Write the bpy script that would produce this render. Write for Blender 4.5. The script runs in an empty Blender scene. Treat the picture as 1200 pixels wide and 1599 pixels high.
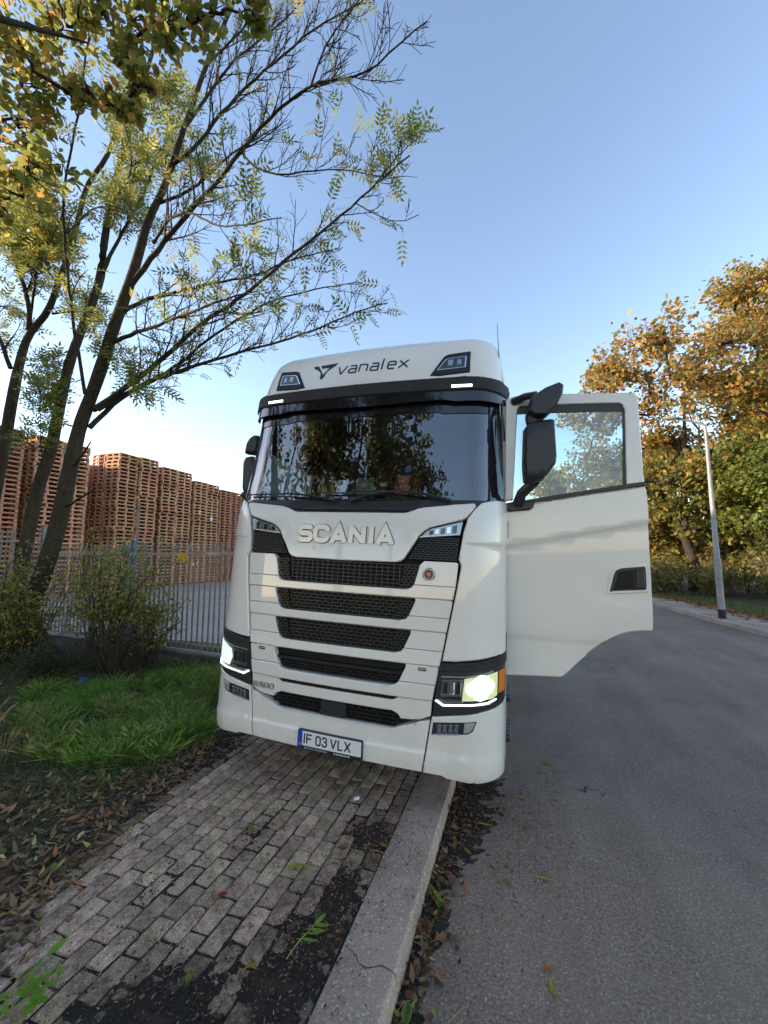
import bpy, bmesh, math, random
import numpy as np
from mathutils import Vector, Matrix
random.seed(7); rng = np.random.default_rng(7)
R = math.radians
scene = bpy.context.scene
COL = scene.collection

# ---------------------------------------------------------------- camera
CAM_H, PITCH, YAW, FPX = 1.92, math.atan(70 / 632.0), 0.31898, 632.0
cam = bpy.data.cameras.new('camera'); cam_o = bpy.data.objects.new('camera', cam); COL.objects.link(cam_o)
cam.sensor_fit = 'VERTICAL'; cam.sensor_height = 36.0; cam.lens = FPX / 1599 * 36.0
cam.clip_start = 0.05; cam.clip_end = 3000
cam_o.location = (0, 0, CAM_H); cam_o.rotation_euler = (math.pi / 2 + PITCH, 0, YAW)
scene.camera = cam_o

# ---------------------------------------------------------------- sky, sun, exposure
SUN_EL, SUN_AZ = R(11), R(-108)          # azimuth from +y, negative = towards -x (behind the pallet stacks)
world = bpy.data.worlds.new('World'); scene.world = world; world.use_nodes = True
wn = world.node_tree; wn.nodes.clear()
sky = wn.nodes.new('ShaderNodeTexSky'); sky.sky_type = 'NISHITA'; sky.sun_disc = False
sky.sun_elevation = SUN_EL; sky.sun_rotation = SUN_AZ
sky.altitude = 0; sky.air_density = 1.0; sky.dust_density = 0.3; sky.ozone_density = 2.8
bg = wn.nodes.new('ShaderNodeBackground'); bg.inputs['Strength'].default_value = 0.15
wo = wn.nodes.new('ShaderNodeOutputWorld')
tint = wn.nodes.new('ShaderNodeMix'); tint.data_type = 'RGBA'; tint.blend_type = 'MULTIPLY'; tint.inputs[0].default_value = 1.0
tint.inputs[7].default_value = (1.30, 1.0, 0.86, 1); wn.links.new(sky.outputs[0], tint.inputs[6])      # autumn evening air, a little pink
wn.links.new(tint.outputs[2], bg.inputs[0]); wn.links.new(bg.outputs[0], wo.inputs[0])
sl = bpy.data.lights.new('sun', 'SUN'); sl.energy = 2.8; sl.angle = R(0.6); sl.color = (1.0, 0.80, 0.58)
so = bpy.data.objects.new('sun', sl); COL.objects.link(so)
SUNV = Vector((math.sin(SUN_AZ) * math.cos(SUN_EL), math.cos(SUN_AZ) * math.cos(SUN_EL), math.sin(SUN_EL)))
so.rotation_euler = SUNV.to_track_quat('Z', 'Y').to_euler(); so.location = (-30, 20, 40)
scene.view_settings.view_transform = 'Standard'; scene.view_settings.look = 'None'
scene.view_settings.exposure = 1.98; scene.view_settings.gamma = 1.0
scene.view_settings.use_curve_mapping = False
scene.render.engine = 'CYCLES'
scene.cycles.max_bounces = 4; scene.cycles.diffuse_bounces = 2; scene.cycles.glossy_bounces = 3; scene.cycles.transparent_max_bounces = 12
scene.cycles.caustics_reflective = False; scene.cycles.caustics_refractive = False
scene.cycles.use_adaptive_sampling = True; scene.cycles.adaptive_threshold = 0.02
scene.cycles.use_denoising = True

# ---------------------------------------------------------------- helpers
_cy, _sy, _cp, _sp = math.cos(YAW), math.sin(YAW), math.cos(PITCH), math.sin(PITCH)
CR = np.array([_cy, _sy, 0]); CF = np.array([-_sy * _cp, _cy * _cp, _sp]); CU = np.cross(CR, CF)
def at(u, v, Y):                                   # a measured direction of the survey, at distance Y along the road
    d = CR * (u - 600) + CU * (799.5 - v) + CF * FPX
    return np.array([0, 0, CAM_H]) + d * (Y / d[1])
def tag(o, label=None, cat=None, group=None, kind=None):
    if label: o['label'] = label
    if cat: o['category'] = cat
    if group: o['group'] = group
    if kind: o['kind'] = kind
    return o
def link(o, parent=None):
    COL.objects.link(o)
    if parent is not None: o.parent = parent
    return o
def empty(name, loc=(0, 0, 0), rot=(0, 0, 0)):
    o = bpy.data.objects.new(name, None); o.location = loc; o.rotation_euler = rot; o.empty_display_size = .1
    return link(o)
def finish(me, mat, smooth=False, angle=35):
    if mat is not None: me.materials.append(mat)
    if smooth:
        me.polygons.foreach_set('use_smooth', np.ones(len(me.polygons), bool))
        me.set_sharp_from_angle(angle=R(angle))
    me.update(); return me
def mesh(name, V, F, mat, smooth=False, angle=35):
    me = bpy.data.meshes.new(name); me.from_pydata([tuple(map(float, v)) for v in V], [], [tuple(int(i) for i in f) for f in F])
    return finish(me, mat, smooth, angle)
def mobj(name, V, F, mat, parent=None, smooth=False, angle=35):
    return link(bpy.data.objects.new(name, mesh(name, V, F, mat, smooth, angle)), parent)
def fast_mesh(name, V, F, mat, cols=None, smooth=False):       # F: (n,k) array of equal polygons
    V = np.asarray(V, np.float32); F = np.asarray(F, np.int32); k = F.shape[1]
    me = bpy.data.meshes.new(name)
    me.vertices.add(len(V)); me.vertices.foreach_set('co', V.ravel())
    me.loops.add(F.size); me.loops.foreach_set('vertex_index', F.ravel())
    me.polygons.add(len(F)); me.polygons.foreach_set('loop_start', np.arange(len(F), dtype=np.int32) * k)
    if cols is not None:
        a = me.attributes.new('leafcol', 'FLOAT_COLOR', 'POINT')
        c = np.ones((len(V), 4), np.float32); c[:, :3] = cols; a.data.foreach_set('color', c.ravel())
    if smooth: me.polygons.foreach_set('use_smooth', np.ones(len(F), bool))
    me.update(calc_edges=True); me.validate()
    if mat is not None: me.materials.append(mat)
    return me
def fobj(name, V, F, mat, parent=None, cols=None, smooth=False):
    return link(bpy.data.objects.new(name, fast_mesh(name, V, F, mat, cols, smooth)), parent)
class Geo:
    def __init__(s): s.V = []; s.F = []
    def box(s, c, d, rz=0.0, rx=0.0, ry=0.0, taper=1.0):
        m = Matrix.Rotation(rz, 3, 'Z') @ Matrix.Rotation(ry, 3, 'Y') @ Matrix.Rotation(rx, 3, 'X'); b = len(s.V)
        for z in (-.5, .5):
            t = taper if z > 0 else 1
            for x, y in ((-.5, -.5), (.5, -.5), (.5, .5), (-.5, .5)):
                s.V.append(tuple(Vector(c) + m @ Vector((x * d[0] * t, y * d[1] * t, z * d[2]))))
        s.F += [(b + 3, b + 2, b + 1, b), (b + 4, b + 5, b + 6, b + 7)] + [(b + i, b + (i + 1) % 4, b + 4 + (i + 1) % 4, b + 4 + i) for i in range(4)]
        return s
    def tube(s, pts, rad, n=8, cap=True):
        pts = [np.asarray(p, float) for p in pts]; m = len(pts)
        if np.isscalar(rad): rad = [rad] * m
        b = len(s.V); ref = None
        for i in range(m):
            t = pts[min(i + 1, m - 1)] - pts[max(i - 1, 0)]; t = t / (np.linalg.norm(t) + 1e-9)
            if ref is None: ref = np.array([0, 0, 1.]) if abs(t[2]) < .9 else np.array([1., 0, 0])
            x = np.cross(t, ref); x /= np.linalg.norm(x) + 1e-9; y = np.cross(x, t); ref = y
            for k in range(n):
                a = 2 * math.pi * k / n; s.V.append(tuple(pts[i] + (x * math.cos(a) + y * math.sin(a)) * rad[i]))
        for i in range(m - 1):
            for k in range(n):
                s.F.append((b + i * n + k, b + i * n + (k + 1) % n, b + (i + 1) * n + (k + 1) % n, b + (i + 1) * n + k))
        if cap: s.F += [tuple(b + k for k in range(n))[::-1], tuple(b + (m - 1) * n + k for k in range(n))]
        return s
    def prism(s, poly, f0, f1):                       # poly of 2-D points, f0/f1 map them to the two end faces
        b = len(s.V); n = len(poly)
        s.V += [tuple(f0(*p)) for p in poly] + [tuple(f1(*p)) for p in poly]
        s.F += [tuple(b + i for i in range(n))[::-1], tuple(b + n + i for i in range(n))] + [(b + i, b + (i + 1) % n, b + n + (i + 1) % n, b + n + i) for i in range(n)]
        return s
    def ball(s, c, r, nu=14, nv=9):
        r = (r, r, r) if np.isscalar(r) else r; b = len(s.V)
        for j in range(nv + 1):
            p = math.pi * j / nv
            for i in range(nu):
                a = 2 * math.pi * i / nu
                s.V.append((c[0] + r[0] * math.sin(p) * math.cos(a), c[1] + r[1] * math.sin(p) * math.sin(a), c[2] + r[2] * math.cos(p)))
        for j in range(nv):
            for i in range(nu): s.F.append((b + j * nu + i, b + (j + 1) * nu + i, b + (j + 1) * nu + (i + 1) % nu, b + j * nu + (i + 1) % nu))
        return s
    def obj(s, name, mat, parent=None, smooth=False, angle=35): return mobj(name, s.V, s.F, mat, parent, smooth, angle)

# ---------------------------------------------------------------- materials
def new_mat(name):
    m = bpy.data.materials.new(name); m.use_nodes = True
    return m, m.node_tree.nodes, m.node_tree.links, m.node_tree.nodes['Principled BSDF']
def plain(name, col, rough=.5, metal=0., coat=0., spec=.5, emit=None, es=0.):
    m, n, l, b = new_mat(name)
    b.inputs['Base Color'].default_value = (*col, 1); b.inputs['Roughness'].default_value = rough
    b.inputs['Metallic'].default_value = metal; b.inputs['Coat Weight'].default_value = coat; b.inputs['Coat Roughness'].default_value = .04
    b.inputs['Specular IOR Level'].default_value = spec
    if emit: b.inputs['Emission Color'].default_value = (*emit, 1); b.inputs['Emission Strength'].default_value = es
    if emit and es < 2: m.cycles.emission_sampling = 'NONE'
    return m
def mixc(n, l, a, b, fac, mode='MIX'):
    x = n.new('ShaderNodeMix'); x.data_type = 'RGBA'; x.blend_type = mode
    for sock, v in ((x.inputs[6], a), (x.inputs[7], b)):
        if isinstance(v, tuple): sock.default_value = (*v, 1)
        else: l.new(v, sock)
    if isinstance(fac, float): x.inputs[0].default_value = fac
    else: l.new(fac, x.inputs[0])
    return x.outputs[2]
def ramp(n, l, src, p0, p1):
    r = n.new('ShaderNodeMapRange'); r.inputs[1].default_value = p0; r.inputs[2].default_value = p1; l.new(src, r.inputs[0]); return r.outputs[0]
def noise(n, l, vec, scale, detail=4, rough=.6):
    t = n.new('ShaderNodeTexNoise'); t.inputs['Scale'].default_value = scale; t.inputs['Detail'].default_value = detail; t.inputs['Roughness'].default_value = rough
    l.new(vec, t.inputs['Vector']); return t.outputs['Fac']
def rough_mat(name, c1, c2, big=1.5, fine=90., c3=None, c3_at=(.55, .7), speck=None, rough=.85, bump=.3, bdist=.004, rand=0., coord='Object', stretch=None, coat=0., spec=.3, dirt=None):
    m, n, l, b = new_mat(name)
    tc = n.new('ShaderNodeTexCoord'); v = tc.outputs[coord]
    if stretch:
        mp = n.new('ShaderNodeMapping'); mp.inputs['Scale'].default_value = stretch; l.new(v, mp.inputs[0]); v = mp.outputs[0]
    f = noise(n, l, v, fine, 3); g = noise(n, l, v, big, 5)
    c = mixc(n, l, c1, c2, ramp(n, l, f, .3, .7))
    c = mixc(n, l, c, mixc(n, l, c, (.55, .55, .55), 1.0, 'MULTIPLY'), ramp(n, l, g, .35, .75))
    if c3: c = mixc(n, l, c, c3, ramp(n, l, noise(n, l, v, big * 2.3, 6, .7), *c3_at))
    if speck:
        vo = n.new('ShaderNodeTexVoronoi'); vo.inputs['Scale'].default_value = speck[1]; l.new(v, vo.inputs['Vector'])
        sp = n.new('ShaderNodeSeparateColor'); l.new(vo.outputs['Color'], sp.inputs[0])
        c = mixc(n, l, c, speck[0], ramp(n, l, sp.outputs[0], speck[2], speck[2] + .12))
    if rand:
        oi = n.new('ShaderNodeObjectInfo'); k = n.new('ShaderNodeMapRange'); k.inputs[3].default_value = 1 - rand; k.inputs[4].default_value = 1 + rand
        l.new(oi.outputs['Random'], k.inputs[0]); hs = n.new('ShaderNodeHueSaturation'); l.new(k.outputs[0], hs.inputs['Value']); l.new(c, hs.inputs['Color'])
        h2 = n.new('ShaderNodeMapRange'); h2.inputs[3].default_value = .985; h2.inputs[4].default_value = 1.015
        wn_ = n.new('ShaderNodeTexWhiteNoise'); wn_.noise_dimensions = '1D'; l.new(oi.outputs['Random'], wn_.inputs['W'])
        l.new(wn_.outputs['Value'], h2.inputs[0]); ad = n.new('ShaderNodeMath'); ad.inputs[1].default_value = -.5; l.new(h2.outputs[0], ad.inputs[0]); l.new(ad.outputs[0], hs.inputs['Hue'])
        c = hs.outputs[0]
    if dirt:                                          # soil trodden into single pieces: how much is set per piece
        oi2 = n.new('ShaderNodeObjectInfo'); sc2 = n.new('ShaderNodeSeparateColor'); l.new(oi2.outputs['Color'], sc2.inputs[0])
        ge = n.new('ShaderNodeNewGeometry'); ns = noise(n, l, ge.outputs['Position'], 16, 6, .75)
        ma = n.new('ShaderNodeMath'); ma.operation = 'ADD'; l.new(sc2.outputs[0], ma.inputs[0]); l.new(ns, ma.inputs[1])
        c = mixc(n, l, c, dirt, ramp(n, l, ma.outputs[0], .72, 1.25))
    l.new(c, b.inputs['Base Color']); b.inputs['Roughness'].default_value = rough; b.inputs['Specular IOR Level'].default_value = spec
    b.inputs['Coat Weight'].default_value = coat
    if bump:
        bp = n.new('ShaderNodeBump'); bp.inputs['Strength'].default_value = bump; bp.inputs['Distance'].default_value = bdist
        l.new(f, bp.inputs['Height']); l.new(bp.outputs[0], b.inputs['Normal'])
    return m
def leaf_mat(name, trans=.4, rough=.55):
    m, n, l, b = new_mat(name)
    a = n.new('ShaderNodeAttribute'); a.attribute_name = 'leafcol'
    l.new(a.outputs['Color'], b.inputs['Base Color']); b.inputs['Roughness'].default_value = rough; b.inputs['Specular IOR Level'].default_value = .3
    t = n.new('ShaderNodeBsdfTranslucent'); l.new(mixc(n, l, a.outputs['Color'], (1., 1., .55), .12), t.inputs[0])
    x = n.new('ShaderNodeMixShader'); x.inputs[0].default_value = trans
    l.new(b.outputs[0], x.inputs[1]); l.new(t.outputs[0], x.inputs[2]); l.new(x.outputs[0], n['Material Output'].inputs[0])
    return m
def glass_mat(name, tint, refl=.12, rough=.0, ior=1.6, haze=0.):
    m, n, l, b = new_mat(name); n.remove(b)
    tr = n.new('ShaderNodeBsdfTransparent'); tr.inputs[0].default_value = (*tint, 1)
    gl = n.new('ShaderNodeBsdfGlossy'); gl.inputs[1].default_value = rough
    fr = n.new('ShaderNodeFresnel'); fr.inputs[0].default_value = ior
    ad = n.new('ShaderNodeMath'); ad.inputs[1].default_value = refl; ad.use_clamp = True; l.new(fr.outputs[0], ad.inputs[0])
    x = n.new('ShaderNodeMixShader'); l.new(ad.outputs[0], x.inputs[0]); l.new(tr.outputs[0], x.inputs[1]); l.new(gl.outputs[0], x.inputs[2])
    if haze:                                          # pale haze mixed into the pane, standing in for sky reflection
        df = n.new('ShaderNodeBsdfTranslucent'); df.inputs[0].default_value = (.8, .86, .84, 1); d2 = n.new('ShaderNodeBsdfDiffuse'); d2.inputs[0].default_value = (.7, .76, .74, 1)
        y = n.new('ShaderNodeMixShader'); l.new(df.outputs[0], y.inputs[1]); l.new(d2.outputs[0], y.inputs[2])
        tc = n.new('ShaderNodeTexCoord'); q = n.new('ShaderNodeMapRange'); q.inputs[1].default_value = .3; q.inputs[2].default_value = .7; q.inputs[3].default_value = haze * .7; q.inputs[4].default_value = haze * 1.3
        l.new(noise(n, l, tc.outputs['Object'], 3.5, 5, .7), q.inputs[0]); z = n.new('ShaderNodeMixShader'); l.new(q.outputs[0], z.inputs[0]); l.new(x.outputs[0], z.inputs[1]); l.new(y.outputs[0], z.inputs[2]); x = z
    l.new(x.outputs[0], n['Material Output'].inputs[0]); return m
def paint_mat():
    m, n, l, b = new_mat('white_truck_paint')
    tc = n.new('ShaderNodeTexCoord')
    c = mixc(n, l, (.80, .752, .668), (.75, .702, .62), ramp(n, l, noise(n, l, tc.outputs['Object'], 1.7, 6, .7), .35, .8))
    sp = n.new('ShaderNodeSeparateXYZ'); l.new(tc.outputs['Object'], sp.inputs[0])
    d = n.new('ShaderNodeMath'); d.operation = 'MULTIPLY'; l.new(ramp(n, l, sp.outputs[2], .95, .3), d.inputs[0]); l.new(ramp(n, l, noise(n, l, tc.outputs['Object'], 9, 6, .7), .4, .75), d.inputs[1])
    d2 = n.new('ShaderNodeMath'); d2.operation = 'MULTIPLY'; d2.inputs[1].default_value = .3; l.new(d.outputs[0], d2.inputs[0])
    c = mixc(n, l, c, (.42, .38, .33), d2.outputs[0])
    vo = n.new('ShaderNodeTexVoronoi'); vo.inputs['Scale'].default_value = 24; l.new(tc.outputs['Object'], vo.inputs['Vector'])
    c = mixc(n, l, (.30, .26, .21), c, ramp(n, l, vo.outputs['Distance'], .022, .05))          # dried fly and mud specks
    l.new(c, b.inputs['Base Color']); b.inputs['Roughness'].default_value = .28
    b.inputs['Coat Weight'].default_value = 1.0; b.inputs['Coat Roughness'].default_value = .025; b.inputs['Specular IOR Level'].default_value = .4
    return m
MT = dict(
    paint=paint_mat(),
    black=plain('black_plastic', (.017, .017, .018), .42), matte=rough_mat('matte_black_plastic', (.022, .022, .023), (.03, .03, .03), 3, 300, rough=.6, bump=.15, bdist=.001),
    gloss_black=plain('gloss_black_plastic', (.012, .012, .015), .06, coat=.6), mesh=plain('grille_mesh_plastic', (.010, .010, .0105), .38),
    back=plain('grille_shadow_plastic', (.004, .004, .004), .8),
    edge=plain('letter_shadow_edge', (.10, .09, .08), .5), letter=plain('silver_letter', (.66, .61, .54), .32, .55, .3), badge=plain('badge_metal', (.22, .22, .23), .25, .9),
    chrome=plain('chrome', (.75, .76, .78), .12, 1.0), silver=plain('silver_trim', (.62, .6, .57), .3, .65), refl=plain('lamp_reflector', (.40, .41, .42), .2, .85),
    lamp_dark=plain('lamp_inner', (.05, .055, .06), .12, .3, .5), clear=glass_mat('lamp_cover', (.93, .95, .95), .02, 0, 1.45),
    lit=plain('lit_headlight', (.9, .9, .9), .4, emit=(1.0, .98, .80), es=2.2), drl=plain('lit_daylight_strip', (.9, .9, .9), .4, emit=(.92, .96, 1.0), es=.9),
    halo=plain('lit_headlight_rim', (.8, .85, .6), .3, emit=(.80, .90, .48), es=.16),
    lit2=plain('lit_headlight_side', (.8, .85, .85), .3, emit=(.80, 1.0, .86), es=.28),
    marker=plain('lit_marker', (.9, .9, .9), .4, emit=(.93, 1.0, .80), es=.9),
    amber=plain('amber_lens', (.55, .17, .015), .15, coat=.5, emit=(1., .33, .03), es=.06),
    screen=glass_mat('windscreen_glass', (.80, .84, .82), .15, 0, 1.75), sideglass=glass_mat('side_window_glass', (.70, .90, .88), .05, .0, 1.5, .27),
    tyre=rough_mat('tyre_rubber', (.018, .018, .018), (.03, .03, .03), 4, 60, rough=.85), steel=plain('painted_steel', (.10, .10, .11), .5, .4),
    cabin=rough_mat('cabin_plastic', (.03, .03, .032), (.045, .045, .045), 4, 120, rough=.75, bump=.1), fabric=rough_mat('seat_fabric', (.028, .03, .036), (.05, .05, .055), 6, 200, rough=.95),
    curtain=rough_mat('cabin_curtain', (.16, .05, .035), (.22, .07, .045), 5, 60, rough=.95),
    pwhite=plain('plate_white', (.72, .72, .72), .35), pblue=plain('plate_blue', (.01, .05, .38), .35), ink=plain('black_lettering', (.008, .008, .01), .4),
    ltext=plain('white_lettering', (.6, .6, .6), .5), red=plain('badge_red', (.45, .02, .02), .3, coat=.6), navy=plain('plate_frame', (.012, .013, .02), .4),
)
# ================================================================ ground, road, pavement
MT.update(
    asphalt=rough_mat('asphalt', (.095, .070, .052), (.35, .265, .20), .16, 70, c3=(.29, .22, .165), c3_at=(.42, .85), speck=((.50, .40, .32), 160., .91), rough=.82, bump=.7, bdist=.006),
    paver=rough_mat('concrete_paver', (.31, .21, .135), (.66, .48, .335), 6, 110, c3=(.13, .095, .05), c3_at=(.50, .80), speck=((.75, .62, .50), 170., .90), rough=.9, bump=.8, bdist=.004, rand=.24, dirt=(.035, .024, .016)),
    kerb=rough_mat('kerb_concrete', (.31, .23, .17), (.53, .41, .315), 2.5, 110, c3=(.20, .145, .10), c3_at=(.55, .85), speck=((.62, .52, .42), 120., .90), rough=.88, bump=.6, bdist=.004, rand=.08),
    soil=rough_mat('dark_soil', (.016, .013, .010), (.045, .036, .026), 3, 70, c3=(.07, .042, .028), c3_at=(.5, .75), rough=.95, bump=1., bdist=.012),
    earth=rough_mat('verge_earth', (.040, .030, .019), (.095, .070, .042), 1.2, 25, c3=(.045, .055, .018), c3_at=(.45, .7), rough=.95, bump=1., bdist=.02),
    field=rough_mat('rough_ground', (.05, .06, .022), (.10, .09, .04), .3, 6, c3=(.09, .06, .035), rough=.95, bump=.6, bdist=.03),
    yard=rough_mat('yard_paving', (.42, .325, .25), (.54, .43, .34), .25, 18, rough=.85, bump=.3),
    slab=rough_mat('footpath_slabs', (.36, .28, .22), (.48, .385, .31), .6, 30, c3=(.16, .085, .05), c3_at=(.5, .72), rough=.9, bump=.4),
    whiteline=rough_mat('white_edging', (.5, .49, .47), (.62, .6, .58), 2, 30, rough=.8), redbrick=rough_mat('red_edging', (.30, .13, .07), (.40, .19, .11), 2, 20, rough=.9),
)
def weather_road(m):                                  # worn tracks, stains and a few fine cracks in the asphalt itself
    n, l = m.node_tree.nodes, m.node_tree.links; b = n['Principled BSDF']; c = b.inputs['Base Color'].links[0].from_socket
    tc = n.new('ShaderNodeTexCoord'); v = tc.outputs['Object']
    mp = n.new('ShaderNodeMapping'); mp.inputs['Scale'].default_value = (1.5, .22, 1); l.new(v, mp.inputs[0])
    c = mixc(n, l, c, mixc(n, l, c, (.80, .79, .80), 1.0, 'MULTIPLY'), ramp(n, l, noise(n, l, mp.outputs[0], 1.1, 5, .6), .42, .66))
    c = mixc(n, l, c, mixc(n, l, c, (.72, .63, .55), 1.0, 'MULTIPLY'), ramp(n, l, noise(n, l, v, 1.9, 7, .75), .56, .74))
    nz = n.new('ShaderNodeTexNoise'); nz.inputs['Scale'].default_value = 2.2; nz.inputs['Detail'].default_value = 6; l.new(v, nz.inputs['Vector'])
    ad = n.new('ShaderNodeVectorMath'); ad.operation = 'MULTIPLY_ADD'; ad.inputs[1].default_value = (.9, .9, .9); l.new(nz.outputs['Color'], ad.inputs[0]); l.new(v, ad.inputs[2])
    vo = n.new('ShaderNodeTexVoronoi'); vo.feature = 'DISTANCE_TO_EDGE'; vo.inputs['Scale'].default_value = .42; l.new(ad.outputs[0], vo.inputs['Vector'])
    mk = n.new('ShaderNodeMath'); mk.operation = 'MULTIPLY'; l.new(ramp(n, l, vo.outputs['Distance'], .0035, .0012), mk.inputs[0]); l.new(ramp(n, l, noise(n, l, v, .7, 2), .56, .60), mk.inputs[1])
    c = mixc(n, l, c, (.025, .02, .017), mk.outputs[0]); l.new(c, b.inputs['Base Color'])
weather_road(MT['asphalt'])
leafm = leaf_mat('leaf', .5); leafdry = leaf_mat('dry_leaf', .18, .7)
def sheet(name, P, mat, kind='structure', z=0):
    return tag(mobj(name, [(x, y, z) for x, y in P], [tuple(range(len(P)))], mat), kind=kind)
def strip(name, A, B, mat, za, zb):
    V = [(x, y, za) for x, y in A] + [(x, y, zb) for x, y in B]; n = len(A)
    return tag(mobj(name, V, [(i, i + 1, n + i + 1, n + i) for i in range(n - 1)], mat), kind='structure')
sheet('ground', [(-900, -900), (900, -900), (900, 1500), (-900, 1500)], MT['field'], z=-.05)
# the road bends gently to the left further on
RX = [(-14, 8.2), (-4, 7.4), (4, 6.55), (9, 5.98), (12.4, 5.63), (14.8, 5.36), (17, 5.15), (19.5, 4.95), (23, 4.55), (28, 3.7), (36, 1.9), (46, -1.0), (60, -6.2)]
kr = [(x, y) for y, x in RX]
def off(P, d):
    o = []
    for i in range(len(P)):
        a = np.array(P[max(i - 1, 0)]); b = np.array(P[min(i + 1, len(P) - 1)]); t = (b - a) / np.linalg.norm(b - a); o.append((P[i][0] + t[1] * d, P[i][1] - t[0] * d))
    return o
KL = [(-.60, -14), (-.60, -4), (-.60, 4), (-.60, 9), (-.60, 12.4), (-.63, 14.8), (-.70, 17), (-.82, 19.5), (-1.1, 23), (-1.9, 28), (-3.7, 36), (-6.6, 46), (-11.8, 60)]
strip('road', KL, kr, MT['asphalt'], 0, 0)
kerb_r = tag(empty('kerb_far_side'), kind='structure')
ko = off(kr, .16)
for i in range(len(kr) - 1):                       # far kerb, built in stones about a metre long
    a0, a1 = np.array(kr[i]), np.array(kr[i + 1]); n = max(1, int(np.linalg.norm(a1 - a0) / 1.0)); b0, b1 = np.array(ko[i]), np.array(ko[i + 1])
    if kr[i][1] < 4 or kr[i][1] > 30: n = 1
    for k in range(n):
        q = [a0 + (a1 - a0) * (k + .006) / n, a0 + (a1 - a0) * (k + .994) / n, b0 + (b1 - b0) * (k + .994) / n, b0 + (b1 - b0) * (k + .006) / n]
        Geo().prism(q, lambda x, y: (x, y, -.02), lambda x, y: (x, y, .11)).obj('kerb_stone', MT['kerb'], kerb_r)
strip('footpath', ko, off(kr, 1.55), MT['slab'], .105, .115)
strip('verge_far_side', off(kr, 1.552), off(kr, 30), MT['earth'], .11, .16)

# near kerb: stones with a ragged crack across one of them
kerb = tag(empty('kerb'), kind='structure')
def kerb_stone(y0, y1, e0=None, e1=None):
    n = 9; xs = np.linspace(-.845, -.575, n); h = .112
    e0 = e0 if e0 is not None else np.zeros(n); e1 = e1 if e1 is not None else np.zeros(n)
    prof = [(-.845, -.02), (-.845, h - .004)] + [(x, h + .002 * math.sin(k)) for k, x in enumerate(xs[1:-1])] + [(-.585, h - .003), (-.572, h - .02), (-.562, -.03)]
    rows = []; J = 7
    for j in range(J):
        t = j / (J - 1); r = []
        for (x, z) in prof:
            q = np.interp(x, xs, e0) * (1 - t) + np.interp(x, xs, e1) * t
            r.append((x + random.uniform(-.0012, .0012), y0 + (y1 - y0) * t + q, z - (.004 if j in (0, J - 1) and z > .05 else 0) + random.uniform(-.001, .001)))
        rows.append(r)
    V = [p for r in rows for p in r]; m = len(prof)
    F = [(j * m + i, (j + 1) * m + i, (j + 1) * m + i + 1, j * m + i + 1) for j in range(J - 1) for i in range(m - 1)] + [tuple(range(m)), tuple((J - 1) * m + i for i in range(m))[::-1]]
    mobj('kerb_stone', V, F, MT['kerb'], kerb, True, 30)
jag = np.array([.0, .028, .012, -.018, -.03, -.012, .004, -.002, -.006]) * 1.1
kerb_stone(-.9, .09); kerb_stone(.098, 1.09)
kerb_stone(1.098, 1.905, None, jag); kerb_stone(1.914, 2.9, jag, None)
for k in range(2, 14): kerb_stone(k + .908 if k > 1 else 1.9, k + 1.9)
far = Geo().prism([(-.845, 14.91), (-.58, 14.91), (-.8, 19.5), (-1.9, 28), (-11.8, 60), (-12.1, 60), (-2.15, 28), (-1.05, 19.5)], lambda x, y: (x, y, -.02), lambda x, y: (x, y, .11)).obj('kerb_stone', MT['kerb'], kerb)

PATCH = [(-1.42, 1.42, .30, .20, 1.2), (-1.02, 1.75, .16, .36, 1.25), (-.98, 2.15, .11, .26, 1.1), (-.96, 2.72, .16, .20, 1.0), (-1.30, 1.62, .12, .22, .6), (-1.72, 2.5, .10, .22, .55), (-1.95, 1.95, .12, .2, .45),
         (-2.72, 2.2, .13, 1.6, 1.0), (-2.60, 1.2, .16, .4, 1.0), (-2.85, 3.4, .15, 1.2, 1.1), (-.90, 3.3, .05, .8, .5), (-1.2, 4.2, 1.2, .5, .35), (-1.5, 2.9, .2, .1, .4)]
def soil_mask(X, Y):
    m = 0 * X
    for (cx, cy, sx, sy, a) in PATCH: m = np.maximum(m, a * np.exp(-(((X - cx) / sx / 1.45) ** 2 + ((Y - cy) / sy / 1.45) ** 2) * .7))
    return m
# concrete pavers, laid in rows along the road
pave = sheet('pavement', [(-3.0, -6), (-.846, -6), (-.846, 22), (-3.0, 22)], MT['soil'], z=.05)
def paver_mesh(seed):
    r = random.Random(seed); w, l, h, c = .0505, .1025, .045, .006
    V = []; lay = [(-h, 0, 0), (-.008, 0, 0), (0, c, 0)]
    for (z, ins, _) in lay:
        for (x, y) in ((-1, -1), (-.2, -1), (1, -1), (1, .1), (1, 1), (.15, 1), (-1, 1), (-1, -.1)):
            cr = .012 * r.random() if abs(x) == 1 and abs(y) == 1 else .002 * r.random()
            V.append((x * (w - ins) - np.sign(x) * cr * .5, y * (l - ins) - np.sign(y) * cr * .6, z - .003 * r.random()))
    V.append((0, 0, .001)); F = []
    for k in range(2): F += [(k * 8 + i, k * 8 + (i + 1) % 8, k * 8 + 8 + (i + 1) % 8, k * 8 + 8 + i) for i in range(8)]
    F += [(16 + i, 16 + (i + 1) % 8, 24) for i in range(8)]
    return mesh('paver', V, F, MT['paver'], True, 40)
pm = [paver_mesh(i) for i in range(9)]
rows, cells = 19, []
for i in range(rows):
    x = -.905 - i * .1065; ph = (i % 2) * .107 + random.uniform(-.02, .02)
    for j in range(-22, 75):
        cells.append((x + random.uniform(-.003, .003), j * .2135 + ph + random.uniform(-.003, .003)))
near = sorted((c for c in cells if c[1] > 1.12 - .25 * (c[0] + .9) * .3 and c[0] > -2.78), key=lambda c: c[1] + .12 * abs(c[0]))[:300]
ns = set(near); rest = []
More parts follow.
